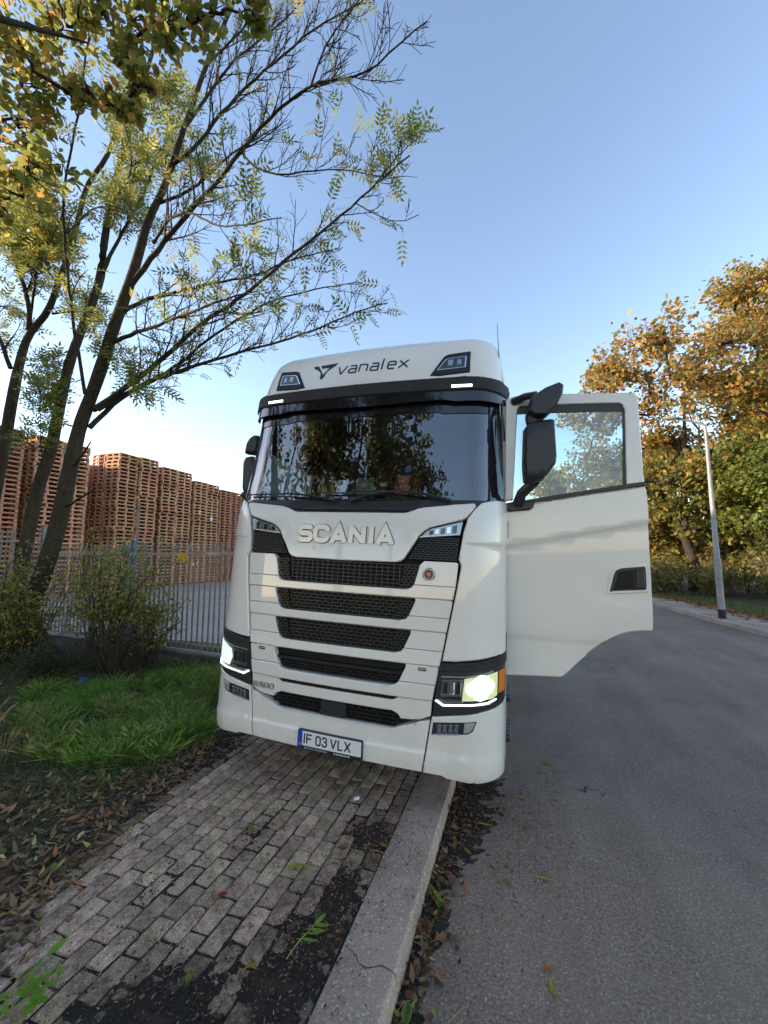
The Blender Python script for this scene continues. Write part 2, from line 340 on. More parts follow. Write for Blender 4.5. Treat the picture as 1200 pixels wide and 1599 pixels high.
for c in near:
    o = link(bpy.data.objects.new('paver', random.choice(pm)), pave)
    o.color = (float(np.clip(soil_mask(c[0], c[1]) * .62, 0, .6)), 0, 0, 1); o.location = (c[0], c[1], .100 + random.gauss(0, .0022)); o.rotation_euler = (random.gauss(0, .012), random.gauss(0, .014), random.gauss(0, .010) + (math.pi if random.random() < .5 else 0))
RV, RF = [], []
pvv = [(np.array([v.co for v in m.vertices]), [tuple(p.vertices) for p in m.polygons]) for m in pm]
for c in cells:
    if c in ns or c[0] < -2.9: continue
    v, f = random.choice(pvv); b = len(RV); RV += list(v + np.array([c[0], c[1], .1 + random.gauss(0, .002)])); RF += [tuple(b + i for i in q) for q in f]
tag(mobj('pavers_beyond', RV, RF, MT['paver'], pave), kind='stuff').color = (.12, 0, 0, 1)

# dark soil and moss lying over the pavers and filling their joints (a lumpy sheet that breaks the surface)
def fbm(x, y, s, o=4):
    z = np.zeros_like(x); a = 1.0
    for k in range(o):
        for q in range(3):
            an = 1.3 * k + 2.1 * q + s; z = z + a * np.sin((x * math.cos(an) + y * math.sin(an)) * (3.1 * 2.03 ** k) * (1 + .27 * q) + s * 7.7 + q * 1.9 + np.sin((y * math.cos(an * 1.7) - x * math.sin(an)) * 2.3 * 2 ** k + q))
        a *= .55
    return z / 5.2
def grid_obj(name, x0, x1, y0, y1, d, zf, mat, kind='stuff', parent=None, smooth=True, keep=None):
    xs = np.arange(x0, x1 + d / 2, d); ys = np.arange(y0, y1 + d / 2, d); X, Y = np.meshgrid(xs, ys); Z = zf(X, Y)
    V = np.stack([X, Y, Z], -1).reshape(-1, 3); nx, ny = len(xs), len(ys); I = np.arange(nx * ny).reshape(ny, nx)
    F = np.stack([I[:-1, :-1], I[:-1, 1:], I[1:, 1:], I[1:, :-1]], -1).reshape(-1, 4)
    if keep is not None:
        k = keep(X, Y); kf = k[:-1, :-1] | k[:-1, 1:] | k[1:, 1:] | k[1:, :-1]; F = F[kf.ravel()]
    o = fobj(name, V, F, mat, parent, smooth=smooth); return tag(o, kind=kind)
def soil_z(X, Y):
    m = np.zeros_like(X)
    for (cx, cy, sx, sy, a) in PATCH: m = np.maximum(m, a * np.exp(-(((X - cx) / sx) ** 2 + ((Y - cy) / sy) ** 2) * .7))
    n = fbm(X * 2.2, Y * 2.2, 1.3, 5)
    n2 = fbm(X * 17, Y * 17, 4.1, 4)
    t = np.clip((m + .34 * n - .45) / .60, -1, 1)
    return .0945 + .011 * t + .0075 * n2 * np.clip(t + .8, 0, 1) + .002 * n
grid_obj('soil_in_paving', -2.96, -.85, .5, 6.0, .013, soil_z, MT['soil'])
# the verge on the near side: leaf mould that rises from the paving edge
def verge_z(X, Y):
    e = np.interp(Y, [.6, 1.0, 1.3, 1.7, 2.4, 3.4, 5], [-1.7, -1.98, -2.15, -2.40, -2.58, -2.73, -2.85]) - .10 * fbm(X * .1, Y * 1.1, 2.2, 4)
    t = np.clip((e - X) / .5, -.6, 1.0)
    return .088 + .035 * t + .02 * fbm(X * 1.4, Y * 1.4, 5.5, 5) * np.clip(t + .3, 0, 1) + .10 * np.clip((-X - 4.2) / 3, 0, 1)
grid_obj('verge', -14, -1.6, -3, 6.62, .045, verge_z, MT['earth'], 'structure')
def verge_at(x, y): return float(verge_z(np.array([[x]]), np.array([[y]]))[0, 0])
grid_obj('gutter_dirt', -.575, .5, .8, 6.2, .018, lambda X, Y: -.004 + .011 * np.clip(1.0 - (X + .57) / (.16 + .07 * fbm(Y * 0, Y * 2.1, 3.3, 4) + .42 * np.exp(-((Y - 3.7) / .8) ** 2)) + .5 * fbm(X * 3, Y * 3, 2.7, 4), -.6, 1.2) + .003 * fbm(X * 18, Y * 18, 1.1, 2), MT['soil'])
# the works yard behind the fence
sheet('yard', [(-90, 6.9), (-3.4, 6.9), (-3.4, 90), (-90, 90)], MT['yard'], z=.135)
sheet('yard_edging', [(-40, 6.62), (-3.4, 6.62), (-3.4, 6.895), (-40, 6.895)], MT['redbrick'], z=.155)
Geo().box((-20, 7.02, .15), (33, .10, .06)).obj('yard_kerb', MT['whiteline'])['kind'] = 'structure'
# ================================================================ the truck
TH = R(2.6)                                          # it leans: one side stands on the pavement, the other on the road
truck = empty('truck', (-1.445, 3.0, .05), (0, TH, 0))
tag(truck, 'white truck tractor parked half on the pavement with its cab door open', 'truck')
PZ = [.20, .29, .335, .42, 1.08, 1.16, 1.9, 2.2, 2.34, 3.13, 3.42, 3.62, 3.80, 3.90, 3.95, 3.97]
PY = [.16, .05, .01, 0, 0, .01, .05, .08, .13, .27, .29, .345, .425, .52, .66, .80]
WZ = [0, 1.0, 2.2, 3.1, 3.5, 3.8, 3.95]; WS = [1.004, 1.002, .992, .976, .960, .933, .89]
SB, R0 = .98, .32
_ss = np.linspace(0, 4.2, 4201); _a0 = math.atan(.1 * SB)
_al = np.where(_ss < SB, np.arctan(.1 * _ss), np.minimum(math.pi / 2, _a0 + (_ss - SB) / R0))
_px = np.concatenate([[0], np.cumsum(np.cos(_al)[:-1]) * .001]); _py = np.concatenate([[0], np.cumsum(np.sin(_al)[:-1]) * .001])
_zz = np.linspace(.1, 4.1, 401); _k = np.ones(9) / 9
_yy = np.convolve(np.pad(np.interp(_zz, PZ, PY), 4, 'edge'), _k, 'valid')
def sst(x): x = np.clip(x, 0, 1); return x * x * (3 - 2 * x)
def S0(s, z):                                        # the cab's skin: s runs round the plan, z up
    s = np.asarray(s, float); z = np.asarray(z, float); a = np.abs(s)
    x = np.interp(a, _ss, _px) * np.interp(z, WZ, WS) * np.sign(s)
    y = np.interp(a, _ss, _py) + np.interp(z, _zz, _yy)
    y = y - .010 * (1 - sst((z - .495) / .018)) * (z < .7)
    sw = sst((a - .95) / .12)
    cr = sst((z - 2.0) / .03) * sw * (z < 2.5)
    x = x + .010 * cr * np.sign(s) * sst((a - 1.1) / .2); y = y - .010 * cr * (1 - sst((a - 1.15) / .25))
    return np.stack([x, y, z], -1)
HG = np.array([1.262, .50, 0.]); AN = R(8)
DV = np.array([math.cos(AN), math.sin(AN), 0]); DN = np.array([math.sin(AN), -math.cos(AN), 0])
def D0(a, z):                                        # the open door's skin
    a = np.asarray(a, float); z = np.asarray(z, float)
    w = .016 * sst((z - (1.985 + .216 * a)) / .05) - .012 * (1 - sst((z - 1.27) / .05)) * (a < 2)
    arch = np.maximum(0, 1 - np.abs(np.hypot(np.maximum(1.30 - a, 0), 0) * 0 + (z - np.interp(a, [.44, .52, .61, .725, .868, 1.09], [1.02, 1.10, 1.19, 1.29, 1.377, 1.413]))) / .10) * (a > .42)
    w = w - .010 * sst(arch * 1.6) + .02 * (1 - ((a - .5) / .6) ** 2)
    return HG + DV * a[..., None] + DN * w[..., None] + np.stack([a * 0, a * 0, z], -1)
def nrm(f, s, z, e=.004):
    n = np.cross(f(s + e, z) - f(s - e, z), f(s, z + e) - f(s, z - e)); return n / (np.linalg.norm(n, axis=-1, keepdims=True) + 1e-12)
def panel(name, poly, mat, parent, off=0., th=.03, bev=.005, ds=.05, dz=.10, f=S0, smooth=True, angle=28, cuts=()):
    bm = bmesh.new(); vs = [bm.verts.new((p[0], p[1], 0)) for p in poly]; fc = bm.faces.new(vs); fc.normal_update()
    bmesh.ops.triangulate(bm, faces=bm.faces[:], ngon_method='EAR_CLIP')
    P = np.array(poly); x0, x1, z0, z1 = P[:, 0].min(), P[:, 0].max(), P[:, 1].min(), P[:, 1].max()
    for c in np.arange(math.floor(x0 / ds) * ds, x1, ds):
        if x0 + .001 < c < x1 - .001: bmesh.ops.bisect_plane(bm, geom=bm.verts[:] + bm.edges[:] + bm.faces[:], plane_co=(c, 0, 0), plane_no=(1, 0, 0), dist=1e-5)
    for c in np.arange(math.floor(z0 / dz) * dz, z1, dz):
        if z0 + .001 < c < z1 - .001: bmesh.ops.bisect_plane(bm, geom=bm.verts[:] + bm.edges[:] + bm.faces[:], plane_co=(0, c, 0), plane_no=(0, 1, 0), dist=1e-5)
    for (co_, no_) in cuts: bmesh.ops.bisect_plane(bm, geom=bm.verts[:] + bm.edges[:] + bm.faces[:], plane_co=(*co_, 0), plane_no=(*no_, 0), dist=1e-5)
    bmesh.ops.dissolve_degenerate(bm, dist=1e-5, edges=bm.edges[:])
    bnd = [e for e in bm.edges if e.is_boundary]; lay = {}
    if bev > 0:
        outer = set(v for e in bnd for v in e.verts)
        bmesh.ops.inset_region(bm, faces=bm.faces[:], thickness=bev, use_boundary=True, use_even_offset=True)
        bnd = [e for e in bm.edges if e.is_boundary]
        for e in bnd:
            for v in e.verts: v.co.z = -bev
    r = bmesh.ops.extrude_edge_only(bm, edges=bnd)
    for g in r['geom']:
        if isinstance(g, bmesh.types.BMVert): g.co.z = -th
    co = np.array([v.co for v in bm.verts]); Q = f(co[:, 0], co[:, 1]) + nrm(f, co[:, 0], co[:, 1]) * (off + co[:, 2])[:, None]
    for v, q in zip(bm.verts, Q): v.co = q
    bmesh.ops.recalc_face_normals(bm, faces=bm.faces[:])
    me = bpy.data.meshes.new(name); bm.to_mesh(me); bm.free(); finish(me, mat, smooth, angle)
    return link(bpy.data.objects.new(name, me), parent)
def mir(poly): return [(-x, z) for x, z in poly][::-1]
def sym(half): return half + [(-x, z) for x, z in half[::-1]]          # half outline from centre outwards, mirrored
def rectp(x0, x1, z0, z1): return [(x0, z0), (x1, z0), (x1, z1), (x0, z1)]
def strand(G, f, a, b, w, off, dp):                   # thin bar on a skin between two (s,z) points
    a = np.array(a, float); b = np.array(b, float); t = (b - a) / (np.linalg.norm(b - a) + 1e-9); p = np.array([-t[1], t[0]]) * w / 2
    c = np.array([a - p, b - p, b + p, a + p]); n = nrm(f, c[:, 0], c[:, 1]); q = f(c[:, 0], c[:, 1]); k = len(G.V)
    G.V += [tuple(x) for x in q + n * off] + [tuple(x) for x in q + n * (off - dp)]
    G.F += [(k, k + 1, k + 2, k + 3)] + [(k + i, k + 4 + i, k + 4 + (i + 1) % 4, k + (i + 1) % 4) for i in range(4)]
def grille(name, zlo, zhi, xl, parent, off=-.045, brick=True, px=.062, pz=.026, sgn=None):   # xl(z) -> (s0, s1)
    G = Geo(); n = max(2, round((zhi - zlo) / pz)); zs = np.linspace(zlo, zhi, n + 1)
    for i, z in enumerate(zs):
        s0, s1 = xl(z); m = max(1, int((s1 - s0) / .12)); c = np.linspace(s0, s1, m + 1)
        for k in range(m): strand(G, S0, (c[k], z), (c[k + 1], z), .007, off, .014)
        if i < n:
            z2 = zs[i + 1]; q0, q1 = xl((z + z2) / 2); ph = (i % 2) * px / 2 if brick else 0
            for x in np.arange(math.ceil((q0 - ph) / px) * px + ph, q1, px): strand(G, S0, (x, z), (x, z2), .007, off + .001, .014)
    return G.obj(name, MT['mesh'], parent)

W = MT['paint']
# --- black inner shell the outer panels are hung on
panel('front_shell', sym([(0, .40), (1.43, .40), (1.43, 2.30), (0, 2.30)]), MT['back'], truck, off=-.075, th=.02, bev=0, ds=.06, dz=.12)
# --- upper front panel with the lettering
HOOD = sym([(0, 1.846), (.44, 1.850), (.485, 1.858), (.515, 1.882), (.628, 2.066), (.665, 2.102), (.712, 2.131), (.955, 2.197), (.985, 2.215), (1.03, 2.27), (1.058, 2.312), (1.045, 2.332), (.95, 2.324), (.64, 2.292), (.585, 2.276), (.52, 2.250), (.48, 2.244), (0, 2.243)])
hood = panel('front_panel', HOOD, W, truck, off=.004, th=.05, bev=.007)
for sg, ff in ((1, lambda p: p), (-1, mir)):
    ind = panel('turn_signal', ff([(.640, 2.060), (.945, 2.088), (.962, 2.186), (.715, 2.122), (.672, 2.094)]), MT['refl'], truck, off=-.012, th=.02, bev=.002)
    for k in range(5): panel('lamp_chamber', ff([(.70 + k * .045, 2.075 + k * .004), (.735 + k * .045, 2.078 + k * .004), (.738 + k * .045, 2.115 + k * .011), (.703 + k * .045, 2.103 + k * .011)]), MT['chrome'] if k % 2 else MT['lamp_dark'], ind, off=-.008, th=.006, bev=.002)
    panel('lens', ff([(.640, 2.060), (.945, 2.088), (.962, 2.186), (.715, 2.122), (.672, 2.094)]), MT['clear'], ind, off=.002, th=.003, bev=.0)
    panel('lens_trim', ff([(.632, 2.050), (.94, 2.079), (.945, 2.087), (.636, 2.059)]), MT['silver'], ind, off=.004, th=.02, bev=.001)
    inl = panel('side_inlet', ff([(.545, 1.878), (.922, 1.885), (.94, 2.078), (.632, 2.049)]), MT['back'], truck, off=-.05, th=.02, bev=0)
    e = (lambda z: (np.interp(z, [1.878, 2.05], [.545, .635]), np.interp(z, [1.885, 2.08], [.922, .94])))
    grille('inlet_mesh', 1.888, 2.052, (lambda z: e(z)) if sg > 0 else (lambda z: tuple(-v for v in e(z)[::-1])), inl, off=-.012, px=.04, pz=.018)

# --- grille openings, slats and side blocks
OPEN = [(1.652, 1.838, .566, .640), (1.418, 1.584, .536, .612), (1.178, 1.346, .508, .588), (.938, 1.102, .481, .562)]   # z0, z1, half width at bottom, at top
def outer(z): return np.interp(z, [.75, .86, 1.15, 1.68, 1.84, 1.875], [.758, .772, .826, .919, .946, .928])
for i, (z0, z1, b0, b1) in enumerate(OPEN):
    bk = panel('grille_recess', sym([(0, z0 - .01), (b0 + .02, z0 - .01), (b1 + .02, z1 + .01), (0, z1 + .01)]), MT['back'], truck, off=-.066, th=.01, bev=0)
    hw = (lambda z, z0=z0, z1=z1, b0=b0, b1=b1: np.interp(z, [z0, z0 + .05, z1], [b0, b0 + (b1 - b0) * .62, b1]))
    if i == 3:
        grille('grille_mesh', z0 + .012, z0 + .075, lambda z: (-hw(z), hw(z)), bk, off=-.03, px=.05, pz=.022)
        panel('grille_lip', sym([(0, z0 + .075), (hw(z0 + .075), z0 + .075), (hw(z0 + .10), z0 + .10), (0, z0 + .10)]), MT['mesh'], bk, off=-.018, th=.04, bev=.006)
    else:
        grille('grille_mesh', z0 + .006, z1 - .004, lambda z: (-hw(z) * .80, hw(z) * .80), bk, off=-.03, brick=(i > 0), px=.055 if i else .048, pz=.026 if i else .030)
        for sg in (1, -1): grille('grille_mesh', z0 + .006, z1 - .004, (lambda z: (hw(z) * .815, hw(z))) if sg > 0 else (lambda z: (-hw(z), -hw(z) * .815)), bk, off=-.014, px=.036, pz=.022)
    # side blocks beside each opening
    zb = 1.870 if i == 0 else z1 + .003
    for ff in (lambda p: p, mir):
        blk = panel('grille_side_block', ff([(b0 + .018 + .02, z0 + .036), (outer(z0 + .036), z0 + .036), (outer(zb - .012), zb - .012), (outer(zb - .012) - .014, zb), (b1 + .006 + (0.0 if i else .03), zb), (b1 + .004, zb - .03)]), W, truck, off=-.004, th=.05, bev=.004)
        if i == 3:
            panel('vent_slot', ff(rectp(.66, .725, 1.066, 1.075)), MT['back'], blk, off=-.002, th=.004, bev=0); panel('vent_slot', ff(rectp(.66, .725, 1.081, 1.088)), MT['back'], blk, off=-.002, th=.004, bev=0)
    # the bar under the opening, swept up at its ends
    lo = OPEN[i + 1][1] + .004 if i < 3 else .862
    nb = OPEN[i + 1][3] if i < 3 else .515
    panel('grille_bar', sym([(0, lo), (nb, lo), (outer(lo + .002), lo + .002), (outer(z0 + .033), z0 + .033), (b0 + .036, z0 + .033), (b0 + .016, z0 + .010), (b0 - .03, z0 - .003), (0, z0 - .004)]), W, truck, off=.006, th=.07, bev=.007)
# the narrow slot, the step bar and the lower intake
panel('grille_recess', sym([(0, .80), (.52, .80), (.55, .87), (0, .87)]), MT['back'], truck, off=-.05, th=.01, bev=0)
grille('grille_mesh', .836, .860, lambda z: (-.50, .50), truck, off=-.02, px=.05, pz=.012)
panel('grille_bar', sym([(0, .755), (.47, .757), (.52, .738), (.545, .708), (.62, .712), (.69, .722), (.765, .754), (.772, .860), (.545, .858), (.52, .856), (.475, .832), (0, .832)]), W, truck, off=-.004, th=.06, bev=.005)
lowi = panel('lower_intake', sym([(0, .62), (.50, .62), (.58, .66), (.53, .76), (0, .76)]), MT['back'], truck, off=-.06, th=.01, bev=0)
lw = lambda z: np.interp(z, [.635, .665, .735, .752], [.49, .558, .52, .47])
for a, b in ((-1, -.115), (.115, 1)): grille('grille_mesh', .640, .750, (lambda z: (-lw(z), -.115)) if a < 0 else (lambda z: (.115, lw(z))), lowi, off=-.03, px=.06, pz=.028)
panel('radar_cover', sym([(0, .638), (.11, .638), (.105, .75), (0, .75)]), MT['black'], lowi, off=-.008, th=.05, bev=.006)
# --- bumper
BUM = sym([(0, .368), (.712, .364), (.762, .727), (.70, .712), (.645, .688), (.568, .664), (.50, .636), (.47, .632), (0, .632)])
bumper = panel('bumper', BUM, W, truck, off=.004, th=.07, bev=.008, dz=.03, cuts=[((0, .495 + o_), (0, 1)) for o_ in (0, .006, .012, .018)])
for ff in (lambda p: p, mir):
    panel('tow_cover', ff([(.60 + .028 * math.cos(a), .43 + .028 * math.sin(a)) for a in np.linspace(0, 2 * math.pi, 17)[:-1]]), W, bumper, off=.0055, th=.004, bev=.001)
    bc = panel('bumper_corner', ff([(.722, .364), (.86, .362), (.885, .345), (1.08, .338), (1.30, .338), (1.62, .35), (1.66, .45), (1.66, .80), (1.60, .856), (1.32, .838), (1.16, .818), (.97, .786), (.775, .752)]), W, truck, off=.005, th=.07, bev=.008, dz=.03)
    fg = panel('fog_lamp', ff([(.775, .632), (1.03, .668), (1.065, .69), (1.092, .757), (.785, .720)]), MT['black'], bc, off=.0075, th=.01, bev=.002)
    panel('reflector', ff([(.80, .645), (.97, .668), (.985, .735), (.808, .716)]), MT['lamp_dark'], fg, off=.010, th=.006, bev=.001)
    for k in range(4): panel('reflector', ff([(.812 + k * .04, .652 + k * .0055), (.842 + k * .04, .656 + k * .0055), (.846 + k * .04, .712 + k * .005), (.818 + k * .04, .709 + k * .005)]), MT['refl'], fg, off=.013, th=.004, bev=.004)
    panel('trim', ff([(.785, .634), (.975, .659), (.975, .668), (.785, .643)]), MT['chrome'], fg, off=.014, th=.01, bev=.002)
    panel('trim', ff([(1.0, .672), (1.035, .68), (1.06, .70), (1.08, .748), (1.005, .74)]), MT['silver'], fg, off=.011, th=.006, bev=.003)
# --- headlights
for sg, ff in ((1, lambda p: p), (-1, mir)):
    h = panel('headlight', ff([(.815, 1.135), (.778, .762), (.97, .794), (1.16, .826), (1.32, .846), (1.54, .86), (1.54, 1.19), (1.27, 1.188), (.93, 1.143)]), MT['black'], truck, off=.0, th=.06, bev=.006, dz=.04)
    panel('brow', ff([(.822, 1.075), (.83, 1.128), (1.0, 1.14), (1.27, 1.178), (1.50, 1.182), (1.50, 1.128), (1.27, 1.125), (1.0, 1.088)]), MT['matte'], h, off=.010, th=.02, bev=.006)
    panel('lamp_bowl', ff([(.832, .852), (1.17, .888), (1.38, .905), (1.38, 1.10), (1.23, 1.092), (.83, 1.045), (.80, .875)]), MT['lamp_dark'], h, off=.004, th=.004, bev=0)
    panel('brow_trim', ff([(.835, 1.040), (1.0, 1.052), (1.22, 1.094), (1.22, 1.101), (1.0, 1.060), (.835, 1.048)]), MT['silver'], h, off=.010, th=.006, bev=.001)
    hb = panel('high_beam', ff([(.832, .905), (.985, .918), (.99, 1.038), (.845, 1.022)]), MT['refl'], h, off=.007, th=.004, bev=.002)
    for k in range(3): panel('lamp_chamber', ff([(.845 + k * .047, .925 + k * .003), (.882 + k * .047, .928 + k * .003), (.884 + k * .047, 1.012 + k * .004), (.852 + k * .047, 1.01 + k * .004)]), MT['lamp_dark'] if k != 1 else MT['chrome'], hb, off=.010, th=.004, bev=.003)
    if sg > 0: panel('lamp_rim', ff([(.985, .890), (1.21, .908), (1.262, .925), (1.268, 1.088), (1.10, 1.066), (1.0, 1.044)]), MT['halo'], h, off=.008, th=.004, bev=.002)
    if sg > 0: panel('low_beam', ff([(1.12 + .098 * math.cos(a) * (1 + .12 * math.cos(4 * a)), .985 + .078 * math.sin(a) * (1 + .12 * math.cos(4 * a)) + .12 * .1 * math.cos(a)) for a in np.linspace(0, 2 * math.pi, 25)[:-1]]), MT['lit'], h, off=.012, th=.006, bev=.004)['label'] = 'blazing lit low beam'
    else: panel('low_beam', ff([(1.02, .893), (1.22, .905), (1.24, .93), (1.25, 1.085), (1.10, 1.062), (1.01, 1.03), (.992, .965)]), MT['lit2'], h, off=.010, th=.006, bev=.004)
    panel('daylight_strip', ff([(.795, .873), (.85, .842), (1.17, .876), (1.25, .895), (1.25, .905), (1.17, .886), (.857, .854), (.805, .882)]), MT['drl'], h, off=.013, th=.006, bev=.002)
    panel('tray', ff([(.815, .887), (.865, .865), (.99, .880), (.99, .900)]), MT['refl'], h, off=.009, th=.004, bev=.002)
    panel('side_marker', ff([(1.275, .935), (1.37, .94), (1.37, 1.10), (1.285, 1.092)]), MT['amber'], h, off=.012, th=.006, bev=.003)
    panel('cover', ff([(.83, .846), (1.17, .875), (1.40, .9), (1.40, 1.105), (1.23, 1.097), (.825, 1.05), (.79, .873)]), MT['clear'], h, off=.020, th=.008, bev=.003)
# --- corner panels
for ff in (lambda p: p, mir):
    cp = panel('corner_panel', ff([(.838, 1.150), (.93, 1.154), (1.0, 1.165), (1.27, 1.200), (1.44, 1.205), (1.50, 1.22), (1.50, 2.30), (1.44, 2.36), (1.30, 2.372), (1.20, 2.366), (1.10, 2.335), (1.05, 2.285), (.998, 2.206), (.968, 2.10), (.938, 1.895), (.958, 1.84), (.932, 1.68)]), W, truck, off=.006, th=.06, bev=.009, dz=.05, cuts=[((0, 2.0 + o_), (0, 1)) for o_ in (0, .008, .015, .022, .03)])
# --- cowl, wipers, windscreen, visor
cowl = panel('cowl', sym([(0, 2.20), (1.0, 2.28), (1.22, 2.33), (1.24, 2.36), (1.0, 2.362), (0, 2.352)]), MT['black'], truck, off=-.012, th=.05, bev=.004)
panel('cowl_panel', sym([(0, 2.262), (.52, 2.266), (.60, 2.30), (.60, 2.345), (0, 2.345)]), MT['matte'], cowl, off=-.004, th=.01, bev=.004)
for x in (-.42, .28): panel('cowl_hatch', [(x, 2.262), (x + .36, 2.262), (x + .36, 2.295), (x, 2.295)], MT['black'], cowl, off=.003, th=.01, bev=.004)
def wiper(p, q, r):
    G = Geo(); f = lambda s, z, o: (S0(s, z) + nrm(S0, np.array(float(s)), np.array(float(z))) * o)
    G.tube([f(*p, .012), f((p[0] + q[0]) / 2, (p[1] + q[1]) / 2 + .012, .035), f(*q, .03)], [.014, .011, .008], 6)
    t = np.linspace(0, 1, 6); G.tube([f(q[0] + (r[0] - q[0]) * k, q[1] + (r[1] - q[1]) * k, .018) for k in t], .008, 5)
    G.obj('wiper', MT['black'], truck, True)
wiper((-.12, 2.335), (-.62, 2.405), (-1.08, 2.402)); wiper((.02, 2.335), (.30, 2.405), (-.28, 2.41)); wiper((.86, 2.345), (.45, 2.415), (.02, 2.43))
ws = panel('windscreen', sym([(0, 2.340), (1.14, 2.352), (1.17, 2.38), (1.165, 3.16), (1.14, 3.20), (0, 3.20)]), MT['screen'], truck, off=-.02, th=.006, bev=0)
panel('windscreen_band', sym([(0, 3.128), (.70, 3.128), (.78, 3.112), (1.155, 3.112), (1.165, 3.24), (0, 3.24)]), MT['gloss_black'], truck, off=-.012, th=.01, bev=.002)
panel('windscreen_band', sym([(0, 2.335), (1.15, 2.342), (1.15, 2.362), (0, 2.356)]), MT['gloss_black'], truck, off=-.012, th=.01, bev=.002)
for ff in (lambda p: p, mir):
    panel('pillar_cover', ff([(1.168, 2.345), (1.30, 2.36), (1.34, 2.40), (1.32, 3.24), (1.168, 3.24)]), MT['gloss_black'], truck, off=-.005, th=.05, bev=.006)
vis = panel('sun_visor', sym([(0, 3.290), (1.10, 3.288), (1.22, 3.280), (1.36, 3.27), (1.40, 3.34), (1.36, 3.395), (1.20, 3.408), (1.0, 3.412), (0, 3.412)]), MT['matte'], truck, off=.055, th=.09, bev=.014, dz=.05, angle=45)
panel('visor_shade', sym([(0, 3.196), (.70, 3.214), (.76, 3.216), (.86, 3.198), (1.20, 3.198), (1.34, 3.21), (1.36, 3.295), (0, 3.297)]), MT['gloss_black'], vis, off=.040, th=.012, bev=.003)
for ff in (lambda p: p, mir): panel('marker_light', ff([(.835, 3.315), (1.005, 3.315), (1.005, 3.336), (.835, 3.336)]), MT['marker'], vis, off=.061, th=.008, bev=.002)
# --- roof, with its two lamps
roof = panel('roof_panel', sym([(0, 3.40), (1.0, 3.40), (1.4, 3.395), (3.2, 3.30), (3.2, 3.97), (0, 3.97)]), W, truck, off=.004, th=.04, bev=.006, dz=.025)
top = S0(np.linspace(-3.2, 3.2, 80), np.full(80, 3.968)); mobj('roof_top', top, [tuple(range(80))], W, truck)
Gs = Geo()
for sg in (1, -1): strand(Gs, S0, (sg * 1.022, 3.412), (sg * 1.022, 3.90), .006, .0052, .003)
Gs.obj('seam', MT['back'], roof)
for ff in (lambda p: p, mir):
    rl = panel('roof_lamp', ff([(.635, 3.462), (.72, 3.452), (.99, 3.472), (1.005, 3.690), (.86, 3.684), (.772, 3.664), (.755, 3.645)]), MT['matte'], roof, off=.014, th=.03, bev=.008)
    panel('lens_trim', ff([(.692, 3.502), (.955, 3.518), (.966, 3.640), (.80, 3.626), (.77, 3.612)]), MT['chrome'], rl, off=.017, th=.01, bev=.004)
    panel('reflector', ff([(.712, 3.513), (.945, 3.527), (.954, 3.630), (.802, 3.616), (.778, 3.604)]), MT['lamp_dark'], rl, off=.018, th=.006, bev=0)
    for k in range(2): panel('lamp_chamber', ff([(.79 + k * .075, 3.53 + k * .004), (.85 + k * .075, 3.533 + k * .004), (.852 + k * .075, 3.605 + k * .005), (.80 + k * .075, 3.602 + k * .005)]), MT['refl'], rl, off=.021, th=.004, bev=.012)
# antenna on the roof side
ag = Geo().tube([(1.168, .62, 3.52), (1.178, .62, 3.60)], [.022, .012], 8); ag.tube([(1.178, .62, 3.6), (1.172, .63, 3.72), (1.150, .66, 4.06)], [.006, .004, .0025], 6); ag.obj('antenna', MT['black'], truck, True)
# --- cab sides, floor, back wall
def side(name, sg, poly, mat, x=1.245, th=.04, parent=truck, xf=None):
    fx = xf or (lambda y, z: x * np.interp(z, WZ, WS))
    return Geo().prism(poly, lambda y, z: (sg * fx(y, z), y, z), lambda y, z: (sg * (fx(y, z) - th), y, z)).obj(name, mat, parent)
side('cab_side', 1, [(1.58, 1.0), (2.25, 1.0), (2.25, 3.32), (1.58, 3.32)], W)                 # behind the open doorway
side('cab_side', 1, [(.44, 3.30), (1.58, 3.24), (1.58, 3.42), (.44, 3.42)], W)
side('door_seal', 1, [(.40, 2.34), (.50, 2.34), (.62, 3.20), (1.50, 3.18), (1.50, 3.24), (.56, 3.27), (.52, 3.20)], MT['black'], x=1.25, th=.07)
# passenger door (closed)
pd = side('passenger_door', -1, [(.50, 1.05), (1.0, 1.05), (1.18, 1.28), (1.56, 1.42), (1.56, 2.52), (.50, 2.36)], W, x=1.262)
side('door_frame', -1, [(.50, 2.40), (.56, 2.41), (.66, 3.16), (1.48, 3.16), (1.48, 2.55), (1.56, 2.56), (1.56, 3.27), (.60, 3.28)], W, x=1.262, parent=pd)
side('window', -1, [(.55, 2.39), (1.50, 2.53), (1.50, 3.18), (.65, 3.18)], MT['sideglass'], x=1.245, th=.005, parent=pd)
side('added_sky_block', -1, [(.56, 3.34), (1.56, 3.34), (1.56, 2.86), (.60, 2.92)], MT['fabric'], x=1.20, th=.012, parent=pd)  # dark panel added to block bright sky showing through this window
side('cab_side', -1, [(1.58, 1.0), (2.25, 1.0), (2.25, 3.32), (1.58, 3.32)], W)
Geo().box((0, 2.25, 2.45), (2.36, .05, 2.9)).obj('back_wall', MT['cabin'], truck)
Geo().box((0, 1.30, 1.42), (2.34, 1.85, .06)).obj('cab_floor', MT['cabin'], truck)
Geo().box((0, 1.25, 3.36), (2.25, 1.80, .04)).obj('headlining', MT['cabin'], truck)
dash = Geo().prism([(.24, 2.20), (.27, 2.40), (.52, 2.43), (.68, 2.34), (.72, 1.75), (.40, 1.60)], lambda y, z: (-1.16, y, z), lambda y, z: (1.12, y, z)).obj('dashboard', MT['cabin'], truck)
Geo().box((.62, .56, 2.44), (.44, .16, .07), rx=-.2).obj('instrument_hood', MT['cabin'], truck)
sw = Geo(); n = 28
